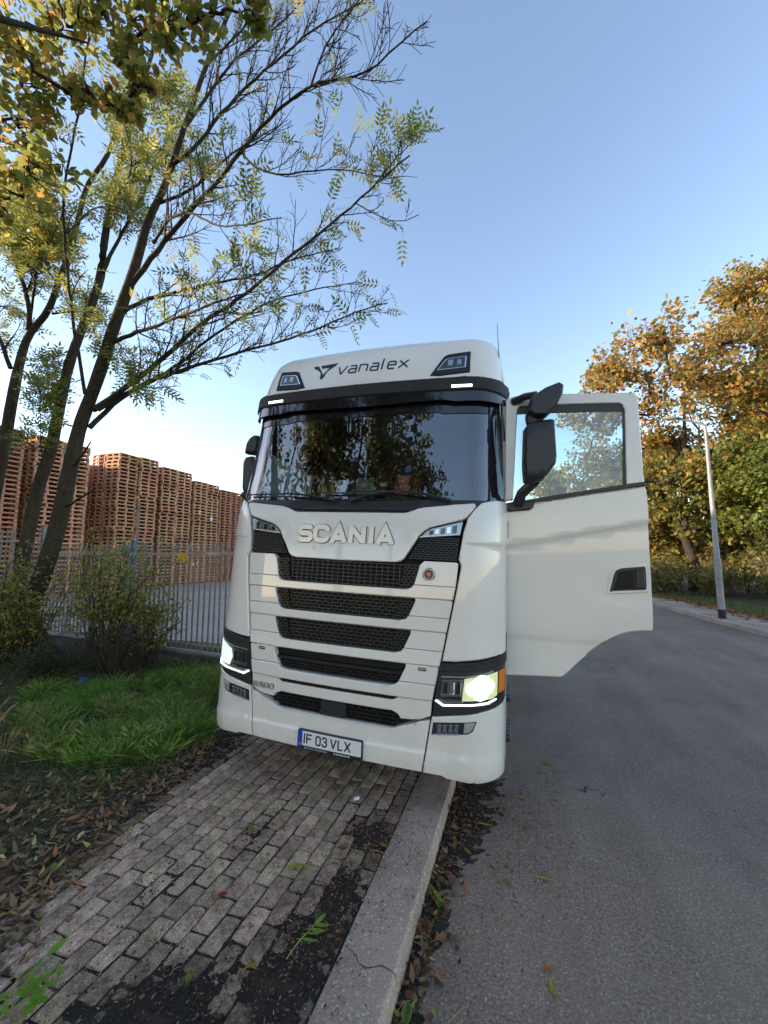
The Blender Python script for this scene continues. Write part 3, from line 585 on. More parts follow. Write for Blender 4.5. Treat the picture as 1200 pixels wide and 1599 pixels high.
wc = np.array([.62, .80, 2.37]); e1 = np.array([1., 0, 0]); e2 = np.array([0, .5, .866])
ring = [wc + (e1 * math.cos(2 * math.pi * k / n) + e2 * math.sin(2 * math.pi * k / n)) * .23 for k in range(n + 1)]
sw.tube(ring, .016, 8, False); sw.tube([wc - e1 * .22, wc + e1 * .22], .018, 6); sw.tube([wc, wc - e2 * .22], .018, 6); sw.tube([wc, wc + np.array([0, -.3, -.25])], .03, 8)
sw.obj('steering_wheel', MT['black'], truck, True)
for x in (-.62, .62):
    s_ = Geo().box((x, 1.30, 1.95), (.52, .50, .16)).box((x, 1.58, 2.38), (.50, .14, .80), rx=-.14).obj('seat', MT['fabric'], truck)
    Geo().box((x, 1.66, 2.90), (.28, .10, .22), rx=-.14, taper=.85).obj('headrest', MT['fabric'], s_)
for x, w in ((.99, .10), (-1.05, .06)):
    G = Geo(); k = 9; pl = [(x - w + 2 * w * i / k, 1.50 + (.02 if i % 2 else -.02)) for i in range(k + 1)]
    V = [(a, b, 2.25) for a, b in pl] + [(a, b, 3.3) for a, b in pl]; mobj('curtain', V, [(i, i + 1, k + 2 + i, k + 1 + i) for i in range(k)], MT['curtain'], truck)
# --- the open driver's door
door = empty('driver_door'); door.parent = truck
DL = panel('door_panel', [(0.0, .985), (.42, 1.012), (.445, 1.018), (.475, 1.046), (.52, 1.098), (.57, 1.153), (.62, 1.203), (.67, 1.249), (.725, 1.291), (.78, 1.330), (.83, 1.358), (.88, 1.380), (.94, 1.397), (1.0, 1.406), (1.092, 1.413), (1.093, 1.50), (1.056, 2.50), (1.04, 2.528), (.6, 2.448), (.20, 2.372), (.17, 2.325), (.02, 2.306), (-.03, 2.36), (-.04, 1.14)], W, door, off=0, th=.05, bev=.010, f=D0, ds=.05, dz=.06, cuts=[((0, 1.985 + o_), (-.216, 1)) for o_ in (0, .010, .020, .030, .040, .05)] + [((0, 1.27 + o_), (0, 1)) for o_ in (0, .015, .035, .05)])
FR = [(-.02, 2.385), (.045, 2.405), (.066, 3.16), (.09, 3.198), (.86, 3.206), (.885, 3.19), (.902, 3.15), (.905, 2.54), (1.036, 2.56), (.998, 3.262), (.975, 3.288), (.40, 3.292), (.05, 3.286), (-.012, 3.27), (-.022, 3.24)]
panel('window_frame', FR, W, door, off=.004, th=.05, bev=.006, f=D0, ds=.08, dz=.08)
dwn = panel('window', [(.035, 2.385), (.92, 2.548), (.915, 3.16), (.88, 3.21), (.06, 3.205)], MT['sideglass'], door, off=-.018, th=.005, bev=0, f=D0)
panel('window_seal', [(.05, 3.13), (.90, 3.138), (.905, 3.19), (.87, 3.21), (.08, 3.205)], MT['black'], dwn, off=-.010, th=.006, bev=.001, f=D0)
panel('window_seal', [(.884, 2.53), (.908, 2.535), (.912, 3.16), (.888, 3.16)], MT['black'], dwn, off=-.008, th=.006, bev=.001, f=D0)
panel('window_seal', [(.03, 2.39), (.046, 2.40), (.072, 3.17), (.056, 3.17)], MT['black'], dwn, off=-.008, th=.006, bev=.001, f=D0)
panel('waist_strip', [(.20, 2.378), (.6, 2.453), (1.042, 2.534), (1.040, 2.563), (.6, 2.484), (-.01, 2.372), (-.01, 2.34)], MT['black'], door, off=.012, th=.05, bev=.003, f=D0)
hd_ = panel('door_handle', [(.772, 1.690), (.80, 1.700), (1.03, 1.722), (1.042, 1.735), (1.038, 1.890), (1.028, 1.902), (.86, 1.880), (.822, 1.862), (.806, 1.830)], MT['black'], door, off=.017, th=.03, bev=.006, f=D0)
panel('handle_recess', [(.80, 1.712), (.945, 1.726), (.945, 1.872), (.86, 1.860), (.835, 1.842)], MT['gloss_black'], hd_, off=.0185, th=.002, bev=0, f=D0)
panel('handle_grip', [(.957, 1.728), (1.022, 1.734), (1.02, 1.884), (.957, 1.876)], MT['black'], hd_, off=.034, th=.02, bev=.008, f=D0)
panel('handle_surround', [(.755, 1.672), (1.055, 1.705), (1.05, 1.918), (.85, 1.898), (.808, 1.875), (.785, 1.83)], W, door, off=.012, th=.02, bev=.006, f=D0)
dn_in = panel('inner_trim', [(0.02, 1.02), (.42, 1.05), (.70, 1.31), (1.06, 1.44), (1.03, 2.49), (0.0, 2.33)], MT['cabin'], door, off=-.075, th=.03, bev=0, f=D0)
def dpt(a, z, w): return HG + DV * a + DN * w + np.array([0, 0, z])
panel('mirror_mount', [(-.055, 2.335), (.02, 2.302), (.175, 2.318), (.198, 2.335), (.215, 2.392), (.10, 2.378), (-.05, 2.362)], MT['black'], door, off=.045, th=.06, bev=.010, f=D0)
def housing(name, poly, w0, w1, mat, parent, f=dpt, rnd=.035, glass=None):
    P = np.array(poly, float); c = P.mean(0); bm = bmesh.new()
    rings = []
    for w, k in ((w0, .93), (w0 + (w1 - w0) * .2, 1.0), (w0 + (w1 - w0) * .75, .99), (w1, .86)):
        rings.append([bm.verts.new(f(*(c + (p - c) * k), w)) for p in P])
    n = len(P)
    for a, b in zip(rings, rings[1:]):
        for i in range(n): bm.faces.new((a[i], a[(i + 1) % n], b[(i + 1) % n], b[i]))
    bm.faces.new(rings[0][::-1]); bm.faces.new(rings[-1])
    bmesh.ops.recalc_face_normals(bm, faces=bm.faces[:])
    me = bpy.data.meshes.new(name); bm.to_mesh(me); bm.free(); finish(me, mat, True, 60); o = link(bpy.data.objects.new(name, me), parent)
    md = o.modifiers.new('round', 'SUBSURF'); md.levels = md.render_levels = 2; md.subdivision_type = 'CATMULL_CLARK'
    for e in me.edges: pass
    cr = me.attributes.new('crease_edge', 'FLOAT', 'EDGE'); cr.data.foreach_set('value', np.full(len(me.edges), .62)); return o
mm = housing('mirror', [(.095, 2.66), (.105, 2.52), (.17, 2.50), (.245, 2.535), (.335, 2.66), (.342, 2.72), (.325, 3.00), (.31, 3.02), (.15, 3.0), (.10, 2.95)], .10, .27, MT['black'], door)
housing('wide_mirror', [(.115, 3.06), (.15, 3.20), (.25, 3.27), (.36, 3.315), (.392, 3.29), (.385, 3.22), (.33, 3.11), (.25, 3.03), (.16, 3.03)], .10, .27, MT['black'], door)
for pts_, r_ in (([dpt(.08, 2.36, .07), dpt(.10, 2.44, .12), dpt(.20, 2.54, .17)], [.045, .04, .04]), ([dpt(.17, 3.0, .17), dpt(.16, 3.05, .17)], [.05, .05]), ([dpt(.04, 3.235, .02), dpt(.12, 3.25, .10), dpt(.20, 3.24, .16)], [.035, .03, .03])):
    Geo().tube(pts_, r_, 10).obj('mirror_arm', MT['black'], door, True)
Gh = Geo()
for z in (1.25, 2.15): Gh.box(tuple(HG + np.array([-.03, -.01, z])), (.09, .10, .14))
Gh.obj('hinge', MT['steel'], door)
# passenger side mirrors
def lpt(x, z, w): return np.array([x, .55 - w, z])
housing('mirror', [(-1.29, 2.43), (-1.27, 2.86), (-1.33, 2.875), (-1.405, 2.865), (-1.425, 2.82), (-1.41, 2.50), (-1.37, 2.44)], -.07, .03, MT['black'], truck, f=lpt)
housing('wide_mirror', [(-1.27, 2.885), (-1.25, 3.09), (-1.31, 3.10), (-1.36, 3.07), (-1.40, 3.01), (-1.42, 2.90)], -.07, .03, MT['black'], truck, f=lpt)
Geo().tube([(-1.22, .52, 2.40), (-1.30, .50, 2.42), (-1.38, .52, 2.46)], .035, 8).obj('mirror_arm', MT['black'], truck, True)
# --- steps, mudguards, wheels, chassis
for sg in (1, -1):
    st = side('entry_step', sg, [(.40, .40), (.86, .40), (.86, 1.02), (.40, 1.02)], W, x=1.275, th=.03)
    for z in (.52, .82):
        G = Geo().box((sg * 1.20, .64, z), (.22, .40, .03))
        for i in range(5):
            for j in range(3): G.box((sg * (1.255 + .02 * j), .50 + i * .07 + (j % 2) * .035, z + .02), (.014, .045, .02))
        G.obj('tread', MT['black'], st)
    side('side_skirt', sg, [(.88, .48), (.90, .48), (.90, 1.1), (.88, 1.1)], MT['black'], x=1.24, th=.3)
    for y in (1.50, 5.2):
        wr = empty('wheel'); wr.parent = truck; wr.location = (sg * 1.07, y, .50)
        ty = Geo(); n = 40; prof = [(-.15, .34), (-.15, .46), (-.12, .50), (.12, .50), (.15, .46), (.15, .34)]
        V = [(x, r * math.cos(2 * math.pi * k / n), r * math.sin(2 * math.pi * k / n)) for k in range(n) for x, r in prof]; m = len(prof)
        mobj('tyre', V, [(k * m + i, ((k + 1) % n) * m + i, ((k + 1) % n) * m + i + 1, k * m + i + 1) for k in range(n) for i in range(m - 1)], MT['tyre'], wr, True, 40)
        prof = [(.12 * sg, .0), (.12 * sg, .10), (.04 * sg, .13), (.05 * sg, .27), (.13 * sg, .30), (.14 * sg, .345)]
        V = [(x, r * math.cos(2 * math.pi * k / n), r * math.sin(2 * math.pi * k / n)) for k in range(n) for x, r in prof]
        mobj('rim', V, [(k * m + i, ((k + 1) % n) * m + i, ((k + 1) % n) * m + i + 1, k * m + i + 1) for k in range(n) for i in range(m - 1)], MT['steel'], wr, True, 40)
    a = [(1.50 + .62 * math.cos(t), .50 + .62 * math.sin(t)) for t in np.linspace(0, math.pi, 15)]; b = [(1.50 + .58 * math.cos(t), .50 + .58 * math.sin(t)) for t in np.linspace(math.pi, 0, 15)]
    Geo().prism(a + b, lambda y, z: (sg * 1.24, y, z), lambda y, z: (sg * .80, y, z)).obj('mudguard', MT['black'], truck)
    Geo().box((sg * .40, 3.3, .92), (.09, 5.6, .27)).obj('chassis_rail', MT['steel'], truck)
    Geo().tube([(sg * .92, 2.7, .70), (sg * .92, 4.2, .70)], .33, 20).obj('fuel_tank', MT['silver'], truck, True)
Geo().box((0, 1.5, .50), (1.9, .14, .14)).box((0, 5.2, .50), (1.9, .2, .2)).obj('axle', MT['steel'], truck)
Geo().box((0, 1.4, .95), (.9, 1.3, .75)).obj('engine', MT['back'], truck)
Geo().box((0, .25, .42), (2.2, .3, .02)).obj('under_tray', MT['back'], truck)
# --- lettering: strokes laid on the skin
def stroke_geo(G, strokes, mp, w, f, off, th):
    for si, st in enumerate(strokes):
        P0 = [np.array(mp(*p), float) for p in st]; P = [P0[0]]
        for a_, b_ in zip(P0, P0[1:]):
            k_ = max(1, int(np.linalg.norm(b_ - a_) / .022)); P += [a_ + (b_ - a_) * (j + 1) / k_ for j in range(k_)]
        n = len(P); L, Rr = [], []
        for i in range(n):
            d0 = P[i] - P[i - 1] if i > 0 else P[1] - P[0]; d1 = P[i + 1] - P[i] if i < n - 1 else P[-1] - P[-2]
            d0 = d0 / (np.linalg.norm(d0) + 1e-9); d1 = d1 / (np.linalg.norm(d1) + 1e-9); n0 = np.array([-d0[1], d0[0]]); n1 = np.array([-d1[1], d1[0]])
            m = n0 + n1; m = m / (np.linalg.norm(m) + 1e-9); k = w / 2 / max(.5, float(m @ n0)); L.append(P[i] + m * k); Rr.append(P[i] - m * k)
        for i in range(n - 1):
            c = np.array([Rr[i], Rr[i + 1], L[i + 1], L[i]]); q = f(c[:, 0], c[:, 1]); nn = nrm(f, c[:, 0], c[:, 1]); b = len(G.V); o = off + .0003 * si
            G.V += [tuple(x) for x in q + nn * o] + [tuple(x) for x in q + nn * (o - th)]
            G.F += [(b, b + 1, b + 2, b + 3)] + [(b + j, b + 4 + j, b + 4 + (j + 1) % 4, b + (j + 1) % 4) for j in range(4)]
def arc(cx, cy, rx, ry, a0, a1, n=8): return [(cx + rx * math.cos(R(a)), cy + ry * math.sin(R(a))) for a in np.linspace(a0, a1, n)]
O_ = arc(.75, .78, .25, .22, 0, 90, 4) + arc(.25, .78, .25, .22, 90, 180, 4) + arc(.25, .22, .25, .22, 180, 270, 4) + arc(.75, .22, .25, .22, 270, 360, 4)
GL = {
    'S': [arc(.78, .74, .22, .26, 20, 90, 4) + arc(.24, .75, .24, .25, 90, 270, 7) + arc(.76, .25, .24, .25, 90, -90, 7) + arc(.22, .26, .22, .26, 270, 200, 4)],
    'C': [arc(.70, .66, .30, .34, 5, 90, 5) + arc(.32, .66, .32, .34, 90, 180, 5) + arc(.32, .34, .32, .34, 180, 270, 5) + arc(.70, .34, .30, .34, 270, 355, 5)],
    'A': [[(0, -.12), (.5, 1.05), (1, -.12)], [(.25, .22), (.75, .22)]],
    'N': [[(.05, -.12), (.05, 1.12)], [(.08, 1.02), (.92, -.02)], [(.95, -.12), (.95, 1.12)]],
    'I': [[(.5, -.12), (.5, 1.12)]],
    'F': [[(0, -.06), (0, 1.0), (1, 1.0)], [(0, .52), (.85, .52)]], '0': [O_ + [O_[0]]],
    '3': [arc(.3, .75, .30, .25, 180, 90, 3) + arc(.65, .77, .30, .23, 90, -80, 6) + [(.35, .53)], [(.35, .53)] + arc(.65, .27, .33, .27, 80, -90, 7) + arc(.3, .26, .30, .26, 270, 185, 4)],
    'V': [[(0, 1.05), (.5, 0), (1, 1.05)]], 'L': [[(0, 1.06), (0, 0), (1, 0)]], 'X': [[(0, 1.05), (1, -.05)], [(1, 1.05), (0, -.05)]],
    '5': [[(.95, 1), (.1, 1), (.05, .55)] + arc(.6, .28, .38, .30, 90, -90, 6) + arc(.3, .24, .3, .26, 270, 200, 3)],
    'v': [[(0, .72), (.45, 0), (.52, 0), (1.05, .72)]], 'a': [[(.1, .70), (.80, .70), (.95, .58), (.95, 0), (.2, 0), (.05, .1), (.05, .28), (.2, .38), (.95, .38)]],
    'n': [[(0, 0), (0, .70), (.75, .70), (.95, .56), (.95, 0)]], 'l': [[(.2, 0), (.2, 1.1)]], 'e': [[(.05, .36), (.95, .36), (.95, .58), (.80, .70), (.2, .70), (.05, .58), (.05, .14), (.2, 0), (.85, 0)]],
    'x': [[(0, .72), (1, 0)], [(1, .72), (0, 0)]],
}
def write(name, text, s0, z0, h, wd, gap, w, mat, parent, off, th, f=S0, slant=0., slopez=0., widths={}):
    x = s0
    for ch in text:
        if ch == ' ': x += wd * .55; continue
        k = wd * widths.get(ch, 1.0)
        G = Geo(); stroke_geo(G, GL[ch], lambda a, b, x=x, k=k: (x + a * k + b * h * slant, z0 + b * h + (x + a * k - s0) * slopez), w, f, off, th); x += k + gap; G.obj(name, mat, parent)
for nm_, w_, m_, o_ in (('lettering_shadow_edge', .0535, MT['edge'], .0075), ('brand_lettering', .042, MT['letter'], .014)): write(nm_, 'SCANIA', -.420, 2.000, .112, .118, .042, w_, m_, hood, o_, .012, widths={'I': .3, 'N': 1.05, 'S': .92})  # wider dark strokes put the letters' edge shadow into the colour
for nm_, w_, m_, o_ in (('lettering_shadow_edge', .0088, MT['edge'], .003), ('model_lettering', .0062, MT['letter'], .007)):
    write(nm_, 'S', -.752, .764, .034, .040, .008, w_, m_, truck, o_, .012); write(nm_, '500', -.690, .764, .034, .038, .014, w_, m_, truck, o_, .012)
write('company_lettering', 'vanalex', -.300, 3.572, .112, .084, .030, .0155, MT['ink'], roof, .0065, .002, slant=.10, widths={'l': .35, 'x': 1.05, 'v': 1.05})
lg = Geo()
for k, pl in enumerate(([(-.605, 3.700), (-.545, 3.702), (-.455, 3.585), (-.468, 3.528)], [(-.516, 3.700), (-.315, 3.708), (-.466, 3.528), (-.452, 3.596), (-.405, 3.660), (-.492, 3.662)])):
    c = np.array(pl); q = S0(c[:, 0], c[:, 1]); nn = nrm(S0, c[:, 0], c[:, 1]); b = len(lg.V); m = len(pl); lg.V += [tuple(v) for v in q + nn * (.0066 + .0003 * k)]; lg.F.append(tuple(range(b, b + m)))
lg.obj('company_logo', MT['ink'], roof)
bd = panel('badge', [(.716 + .047 * (1 + .06 * math.cos(3 * a + math.pi / 2)) * math.cos(a), 1.772 + .047 * (1 + .06 * math.cos(3 * a + math.pi / 2)) * math.sin(a)) for a in np.linspace(0, 2 * math.pi, 25)[:-1]], MT['badge'], truck, off=.012, th=.02, bev=.006)
panel('badge_field', [(.716 + .034 * math.cos(a), 1.772 + .034 * math.sin(a)) for a in np.linspace(0, 2 * math.pi, 17)[:-1]], MT['navy'], bd, off=.0135, th=.003, bev=0)
panel('badge_emblem', [(.694, 1.782), (.700, 1.766), (.706, 1.752), (.716, 1.745), (.728, 1.752), (.735, 1.77), (.737, 1.786), (.729, 1.782), (.726, 1.794), (.718, 1.785), (.712, 1.796), (.706, 1.784)], MT['red'], bd, off=.0155, th=.003, bev=.001)
# number plate
def PF(s, z): return S0(s, np.full_like(np.asarray(s, float), .43)) + np.stack([np.zeros_like(np.asarray(z, float)), np.zeros_like(np.asarray(z, float)), np.asarray(z, float) - .43], -1)
npl = panel('number_plate', sym([(0, .372), (.262, .372), (.272, .382), (.272, .506), (.262, .516), (0, .516)]), MT['navy'], truck, off=.022, th=.02, bev=.003, f=PF)
panel('plate_face', [(-.228, .402), (.262, .402), (.262, .508), (-.228, .508)], MT['pwhite'], npl, off=.0235, th=.003, bev=0, f=PF)
panel('plate_band', [(-.266, .386), (-.229, .386), (-.229, .511), (-.266, .511)], MT['pblue'], npl, off=.0235, th=.003, bev=0, f=PF)
write('plate_number', 'IF', -.216, .424, .062, .044, .016, .0115, MT['ink'], npl,     .0245, .001, f=PF, widths={'I': .28})
write('plate_number', '03', -.108, .424, .062, .036, .018, .0115, MT['ink'], npl,     .0245, .001, f=PF)
write('plate_number', 'VLX', .014, .424, .062, .046, .018, .0115, MT['ink'], npl,     .0245, .001, f=PF, widths={'L': .75})
def small_text(name, body, s0, z0, h, mat, parent, f, off, wid=None):
    cu = bpy.data.curves.new(name, 'FONT'); cu.body = body; cu.size = 1; cu.resolution_u = 2; to = bpy.data.objects.new(name, cu); COL.objects.link(to)
    dg = bpy.context.evaluated_depsgraph_get(); me = bpy.data.meshes.new_from_object(to.evaluated_get(dg)); bpy.data.objects.remove(to); bpy.data.curves.remove(cu)
    co = np.array([v.co for v in me.vertices]); k = h / .72; kx = k if wid is None else wid / (co[:, 0].max() - co[:, 0].min())
    s = s0 + co[:, 0] * kx; z = z0 + co[:, 1] * k; q = f(s, z) + nrm(f, s, z) * off
    for v, p in zip(me.vertices, q): v.co = p
    me.materials.append(mat); me.update(); me.name = name; return link(bpy.data.objects.new(name, me), parent)
small_text('dealer_lettering', 'SCANIA ROMANIA SRL', -.185, .3815, .0115, MT['ltext'], npl, PF, .0235, .175)
gd = Geo()
for k, (a, b) in enumerate(((-.205, .010), (.045, .010), (.062, .030), (.098, .028), (.132, .018), (.156, .018))): strand(gd, PF, (a, .387), (a + b, .387), .0085, .0232, .001)
gd.obj('dealer_lettering', MT['ltext'], npl)
small_text('country_letters', 'RO', -.259, .404, .014, MT['pwhite'], npl, PF, .0246, .024)
# --- things behind the windscreen
TM = Matrix.Translation((-1.445, 3.0, .05)) @ Matrix.Rotation(TH, 4, 'Y')
def in_cab(name, x, y, z, label, cat):
    o = empty(name); o.matrix_world = TM @ Matrix.Translation((x, y, z)); return tag(o, label, cat)
bear = in_cab('toy_bear', .405, .335, 2.418, 'small pink teddy bear sitting on the dashboard behind the windscreen', 'toy')
pink = rough_mat('pink_plush', (.80, .27, .27), (.92, .40, .38), 20, 200, rough=.95, bump=.5, bdist=.002); pale = plain('pale_plush', (.8, .55, .5), .9); eye = plain('toy_eye', (.01, .01, .01), .15)
Geo().ball((0, 0, .052), (.046, .040, .052)).obj('body', pink, bear, True)
hd2 = Geo().ball((0, -.006, .128), (.054, .045, .046)).obj('head', pink, bear, True)
for sx in (-1, 1):
    Geo().ball((sx * .044, -.002, .165), (.020, .012, .020)).obj('ear', pink, hd2, True); Geo().ball((sx * .018, -.048, .138), .0065, 8, 6).obj('eye', eye, hd2, True)
    Geo().ball((sx * .050, -.026, .062), (.017, .028, .020)).obj('arm', pink, bear, True); Geo().ball((sx * .036, -.045, .020), (.024, .030, .022)).obj('leg', pink, bear, True)
mz = Geo().ball((0, -.046, .116), (.024, .016, .017)).obj('muzzle', pale, hd2, True); Geo().ball((0, -.062, .124), (.008, .006, .006), 8, 6).obj('nose', eye, hd2, True)
Geo().ball((0, -.034, .046), (.026, .012, .028)).obj('tummy', plain('red_tummy', (.5, .10, .09), .8), bear, True)
paper = rough_mat('card', (.62, .62, .58), (.70, .70, .66), 3, 40, rough=.8); gpaper = rough_mat('green_card', (.22, .36, .27), (.30, .44, .33), 3, 40, rough=.8)
def card(x, z, w, h, tilt, label, mat=paper, y=.33):
    o = in_cab('card', x, y, z, label, 'card'); Geo().box((0, 0, h / 2), (w, .004, h), rx=-.25, ry=tilt).obj('sheet', mat, o)
    Geo().box((0, .02, .004), (w, .04, .004)).obj('foot', mat, o)
card(-.175, 2.425, .085, .14, .05, 'upright white card on the dashboard left of the green toy frame')
card(.222, 2.50, .06, .03, .06, 'small white tag beside the pink teddy bear behind the windscreen')
fr = in_cab('plush_toy', .05, .34, 2.42, 'green plush frame with a white centre standing on the dashboard', 'toy')
Geo().ball((0, 0, .08), (.085, .02, .07)).obj('cushion', gpaper, fr, True)
for sx in (-1, 1):
    Geo().ball((sx * .06, 0, .14), (.026, .018, .026)).obj('ear', gpaper, fr, True); Geo().ball((sx * .05, 0, .015), (.03, .02, .02)).obj('foot', gpaper, fr, True)
Geo().box((0, -.022, .09), (.06, .004, .04)).obj('picture', paper, fr)
bl = in_cab('blue_disc', .452, .305, 2.64, 'round blue badge hanging above the pink teddy bear', 'badge')
Geo().tube([(0, .004, 0), (0, -.004, 0)], .030, 16).obj('disc', plain('blue_disc', (.02, .10, .55), .3), bl); Geo().tube([(0, 0, -.03), (0, 0, -.07)], .004, 6).obj('cord', MT['ink'], bl)
rg = in_cab('sticker_ring', .80, .262, 2.715, 'black ring sticker on the windscreen in front of the driver seat', 'sticker')
Geo().tube([(.033 * math.cos(a), 0, .033 * math.sin(a)) for a in np.linspace(0, 2 * math.pi, 25)], .006, 6, False).obj('ring', MT['ink'], rg, True)
# ================================================================ fence, pallets, street lamp
galv = rough_mat('galvanised_steel', (.22, .205, .19), (.32, .30, .28), 3, 60, c3=(.15, .14, .12), rough=.5, bump=.15, spec=.5)
bluep = rough_mat('blue_grey_paint', (.12, .19, .25), (.16, .24, .30), 3, 50, rough=.55, bump=.1); palep = rough_mat('pale_paint', (.42, .43, .42), (.5, .5, .48), 3, 50, rough=.6, bump=.1)
railm = rough_mat('weathered_rail', (.42, .37, .31), (.54, .48, .41), 3, 60, rough=.6, bump=.15)
def fence(name, label, p0, p1, base, top, pitch, rails, wid=.044):
    t = empty(name, (p0[0], p0[1], base)); tag(t, label, 'fence')
    d = np.array(p1) - np.array(p0); L = np.linalg.norm(d); a = math.atan2(d[1], d[0]); t.rotation_euler = (0, 0, a); h = top - base
    g = Geo(); w = wid / 2; prof = [(-w, 0), (-w * .45, -.012), (w * .45, -.012), (w, 0), (w * .4, -.004), (-w * .4, -.004)]
    rows = [(0.0, 1), (h - .06, 1), (h, .25)]; m = len(prof)
    V = [(x * k, y, z) for z, k in rows for x, y in prof]; F = [(j * m + i, j * m + (i + 1) % m, (j + 1) * m + (i + 1) % m, (j + 1) * m + i) for j in range(2) for i in range(m)] + [tuple(2 * m + i for i in range(m))]
    me = mesh('paling', V, F, galv); n = int(L / pitch)
    for i in range(n):
        o = link(bpy.data.objects.new('paling', me), t); o.location = ((i + .5) * pitch, -.026, random.uniform(-.006, .006)); o.rotation_euler = (random.gauss(0, .006), random.gauss(0, .006), 0)
    for z in rails: Geo().box((L / 2, -.062, z - base), (L, .042, .055)).obj('rail', railm, t)
    return t, L
def post(parent, x, h, mat=galv, w=.09): return Geo().box((x, .02, h / 2), (w, w, h)).box((x, .02, h + .008), (w + .015, w + .015, .016)).obj('post', mat, parent)
fA, LA = fence('palisade_fence', 'grey steel palisade fence panel with a yellow plate on its top rail', (-7.36, 6.21), (-3.45, 5.86), .085, 2.185, .128, (1.975, .24))
post(fA, -.03, 2.15, bluep, .085); post(fA, -.115, 2.15, palep, .05); post(fA, LA + .06, 2.1)
Geo().tube([(-.02, .06, 1.9), (-.02, .06, 2.95)], .018, 8).obj('pole', galv, fA, True)
fB, LB = fence('palisade_fence', 'grey steel palisade fence half hidden behind the leafy shrub and trunks', (-10.4, 6.46), (-7.62, 6.23), .10, 2.185, .128, (1.985, .26)); post(fB, LB + .02, 2.1)
fC, LC = fence('palisade_fence', 'taller grey palisade fence at the edge beyond the leaning trunks', (-17.5, 7.0), (-10.5, 6.47), .10, 2.60, .135, (2.30, .30)); post(fC, LC, 2.55)
sg = empty('fence_sign', tuple(np.array([-5.93, 5.985, 1.90]))); tag(sg, 'small plain yellow sign plate fixed to the fence top rail', 'sign')
Geo().box((0, 0, 0), (.23, .006, .15), rz=-.09).obj('plate', rough_mat('yellow_plate', (.85, .55, .03), (.78, .50, .03), 6, 60, rough=.5, bump=.1), sg)
g = Geo()
for x in (-.08, .08): g.tube([(x, -.003, .045), (x, -.008, .045)], .006, 6)
g.obj('bolt', galv, sg)
# --- pallet stacks behind the yard
wood = rough_mat('pallet_wood', (.62, .28, .14), (.82, .44, .25), 1.2, 9, c3=(.50, .37, .27), c3_at=(.5, .8), rough=.85, bump=.3, bdist=.004, rand=.16, stretch=(1, 1, 6))
PL, PW, PH = 1.17, 1.0, .2
def pallet_geo(full=True):
    G = Geo()
    for x in (-.44, 0, .44): G.box((x, 0, .017), (.11, PL, .034))                      # bottom boards along y
    for y in (-.535, 0, .535): G.box((0, y, .152), (PW, .10, .028)); 
    for x in (-.44, 0, .44):
        for y in (-.535, 0, .535): G.box((x, y, .086), (.115, .10, .104))
    for i in range(7): G.box((-.445 + i * .1483, 0, .183), (.118, PL, .034))
    for y in (-.535, .535): G.box((0, y, .0175), (PW * .99, .095, .033))
    return G
pg = pallet_geo(); pmesh = [mesh('pallet', pg.V, pg.F, wood)]
STK = [(11.95, 2, 36, 0), (15.95, 2, 37, 0), (18.75, 2, 36, 0), (21.35, 2, 34, 0)]
WORD = ['foremost tall stack behind the leaning trunks', 'second stack along, just behind the fence post', 'third stack along, lit behind the yellow plate', 'fourth, lower stack along towards the truck']
for k, (y0, nc, nl, _) in enumerate(STK):
    for c in range(nc):
        cx, cy = -20.85 + random.uniform(-.03, .03), y0 + PL / 2 + c * 1.21; lean = random.uniform(-.004, .004)
        for i in range(nl):
            o = link(bpy.data.objects.new('pallet', pmesh[0])); o.location = (cx + random.gauss(0, .022) + lean * i, cy + random.gauss(0, .016), .137 + i * (PH + .0015))
            o.rotation_euler = (0, 0, random.gauss(0, .014) + (math.pi if i % 2 else 0))
            tag(o, f'bare wooden pallet in the {WORD[k]}', 'pallet', f'pallets of the {WORD[k].split(",")[0]}')
# the rows further back and along read as one mass
pv, pf = np.array(pg.V), pg.F; PV, PF = [], []; base = 0
cols = [(-20.85, y0 + PL / 2 + c * 1.2, n) for y0, n in ((23.85, 33), (26.6, 32), (29.3, 32), (32, 32)) for c in range(2)]
cols += [(-20.85, 9.1 + PL / 2 + c * 1.2, 36) for c in range(2)]
cols += [(-21.95, y0 + PL / 2 + c * 1.2, n) for y0, n in ((9.1, 36), (11.95, 36), (15.95, 37), (18.75, 36), (21.35, 34), (23.85, 33)) for c in range(2)]
cols += [(-20.85, 7.6 - k * 1.3, 42) for k in range(12)]  # unseen taller rows added to keep sun off truck and foreground
allv, allf = [], []; pfa = np.array(pf)
for (cx, cy, nl) in cols:
    for i in range(nl):
        a = random.gauss(0, .008); ca, sa = math.cos(a), math.sin(a)
        v = pv @ np.array([[ca, sa, 0], [-sa, ca, 0], [0, 0, 1]]) + np.array([cx + random.gauss(0, .012), cy + random.gauss(0, .01), .137 + i * (PH + .0015)])
        allv.append(v); allf.append(pfa + base); base += len(pv)
tag(fobj('pallet_rows', np.concatenate(allv), np.concatenate(allf), wood), 'further rows of tall wooden pallet stacks along the yard, unseen ones added for shade', 'pallets', kind='stuff')
wb = Geo()
for y in np.arange(-16.2, 64, 1.0): wb.box((-23.2, y, 3.6), (1.0, 1.01, (7.0 if y > 9 else 9.6) + .25 * math.sin(y * 3)))  # plain boxes, taller out of view, added to block the low sun
tag(wb.obj('sun_block_boxes', wood), 'solid wooden boxes added behind the pallet stacks to block the sun', 'pallets', kind='stuff')
pw = plain('paper_label', (.72, .72, .72), .7)
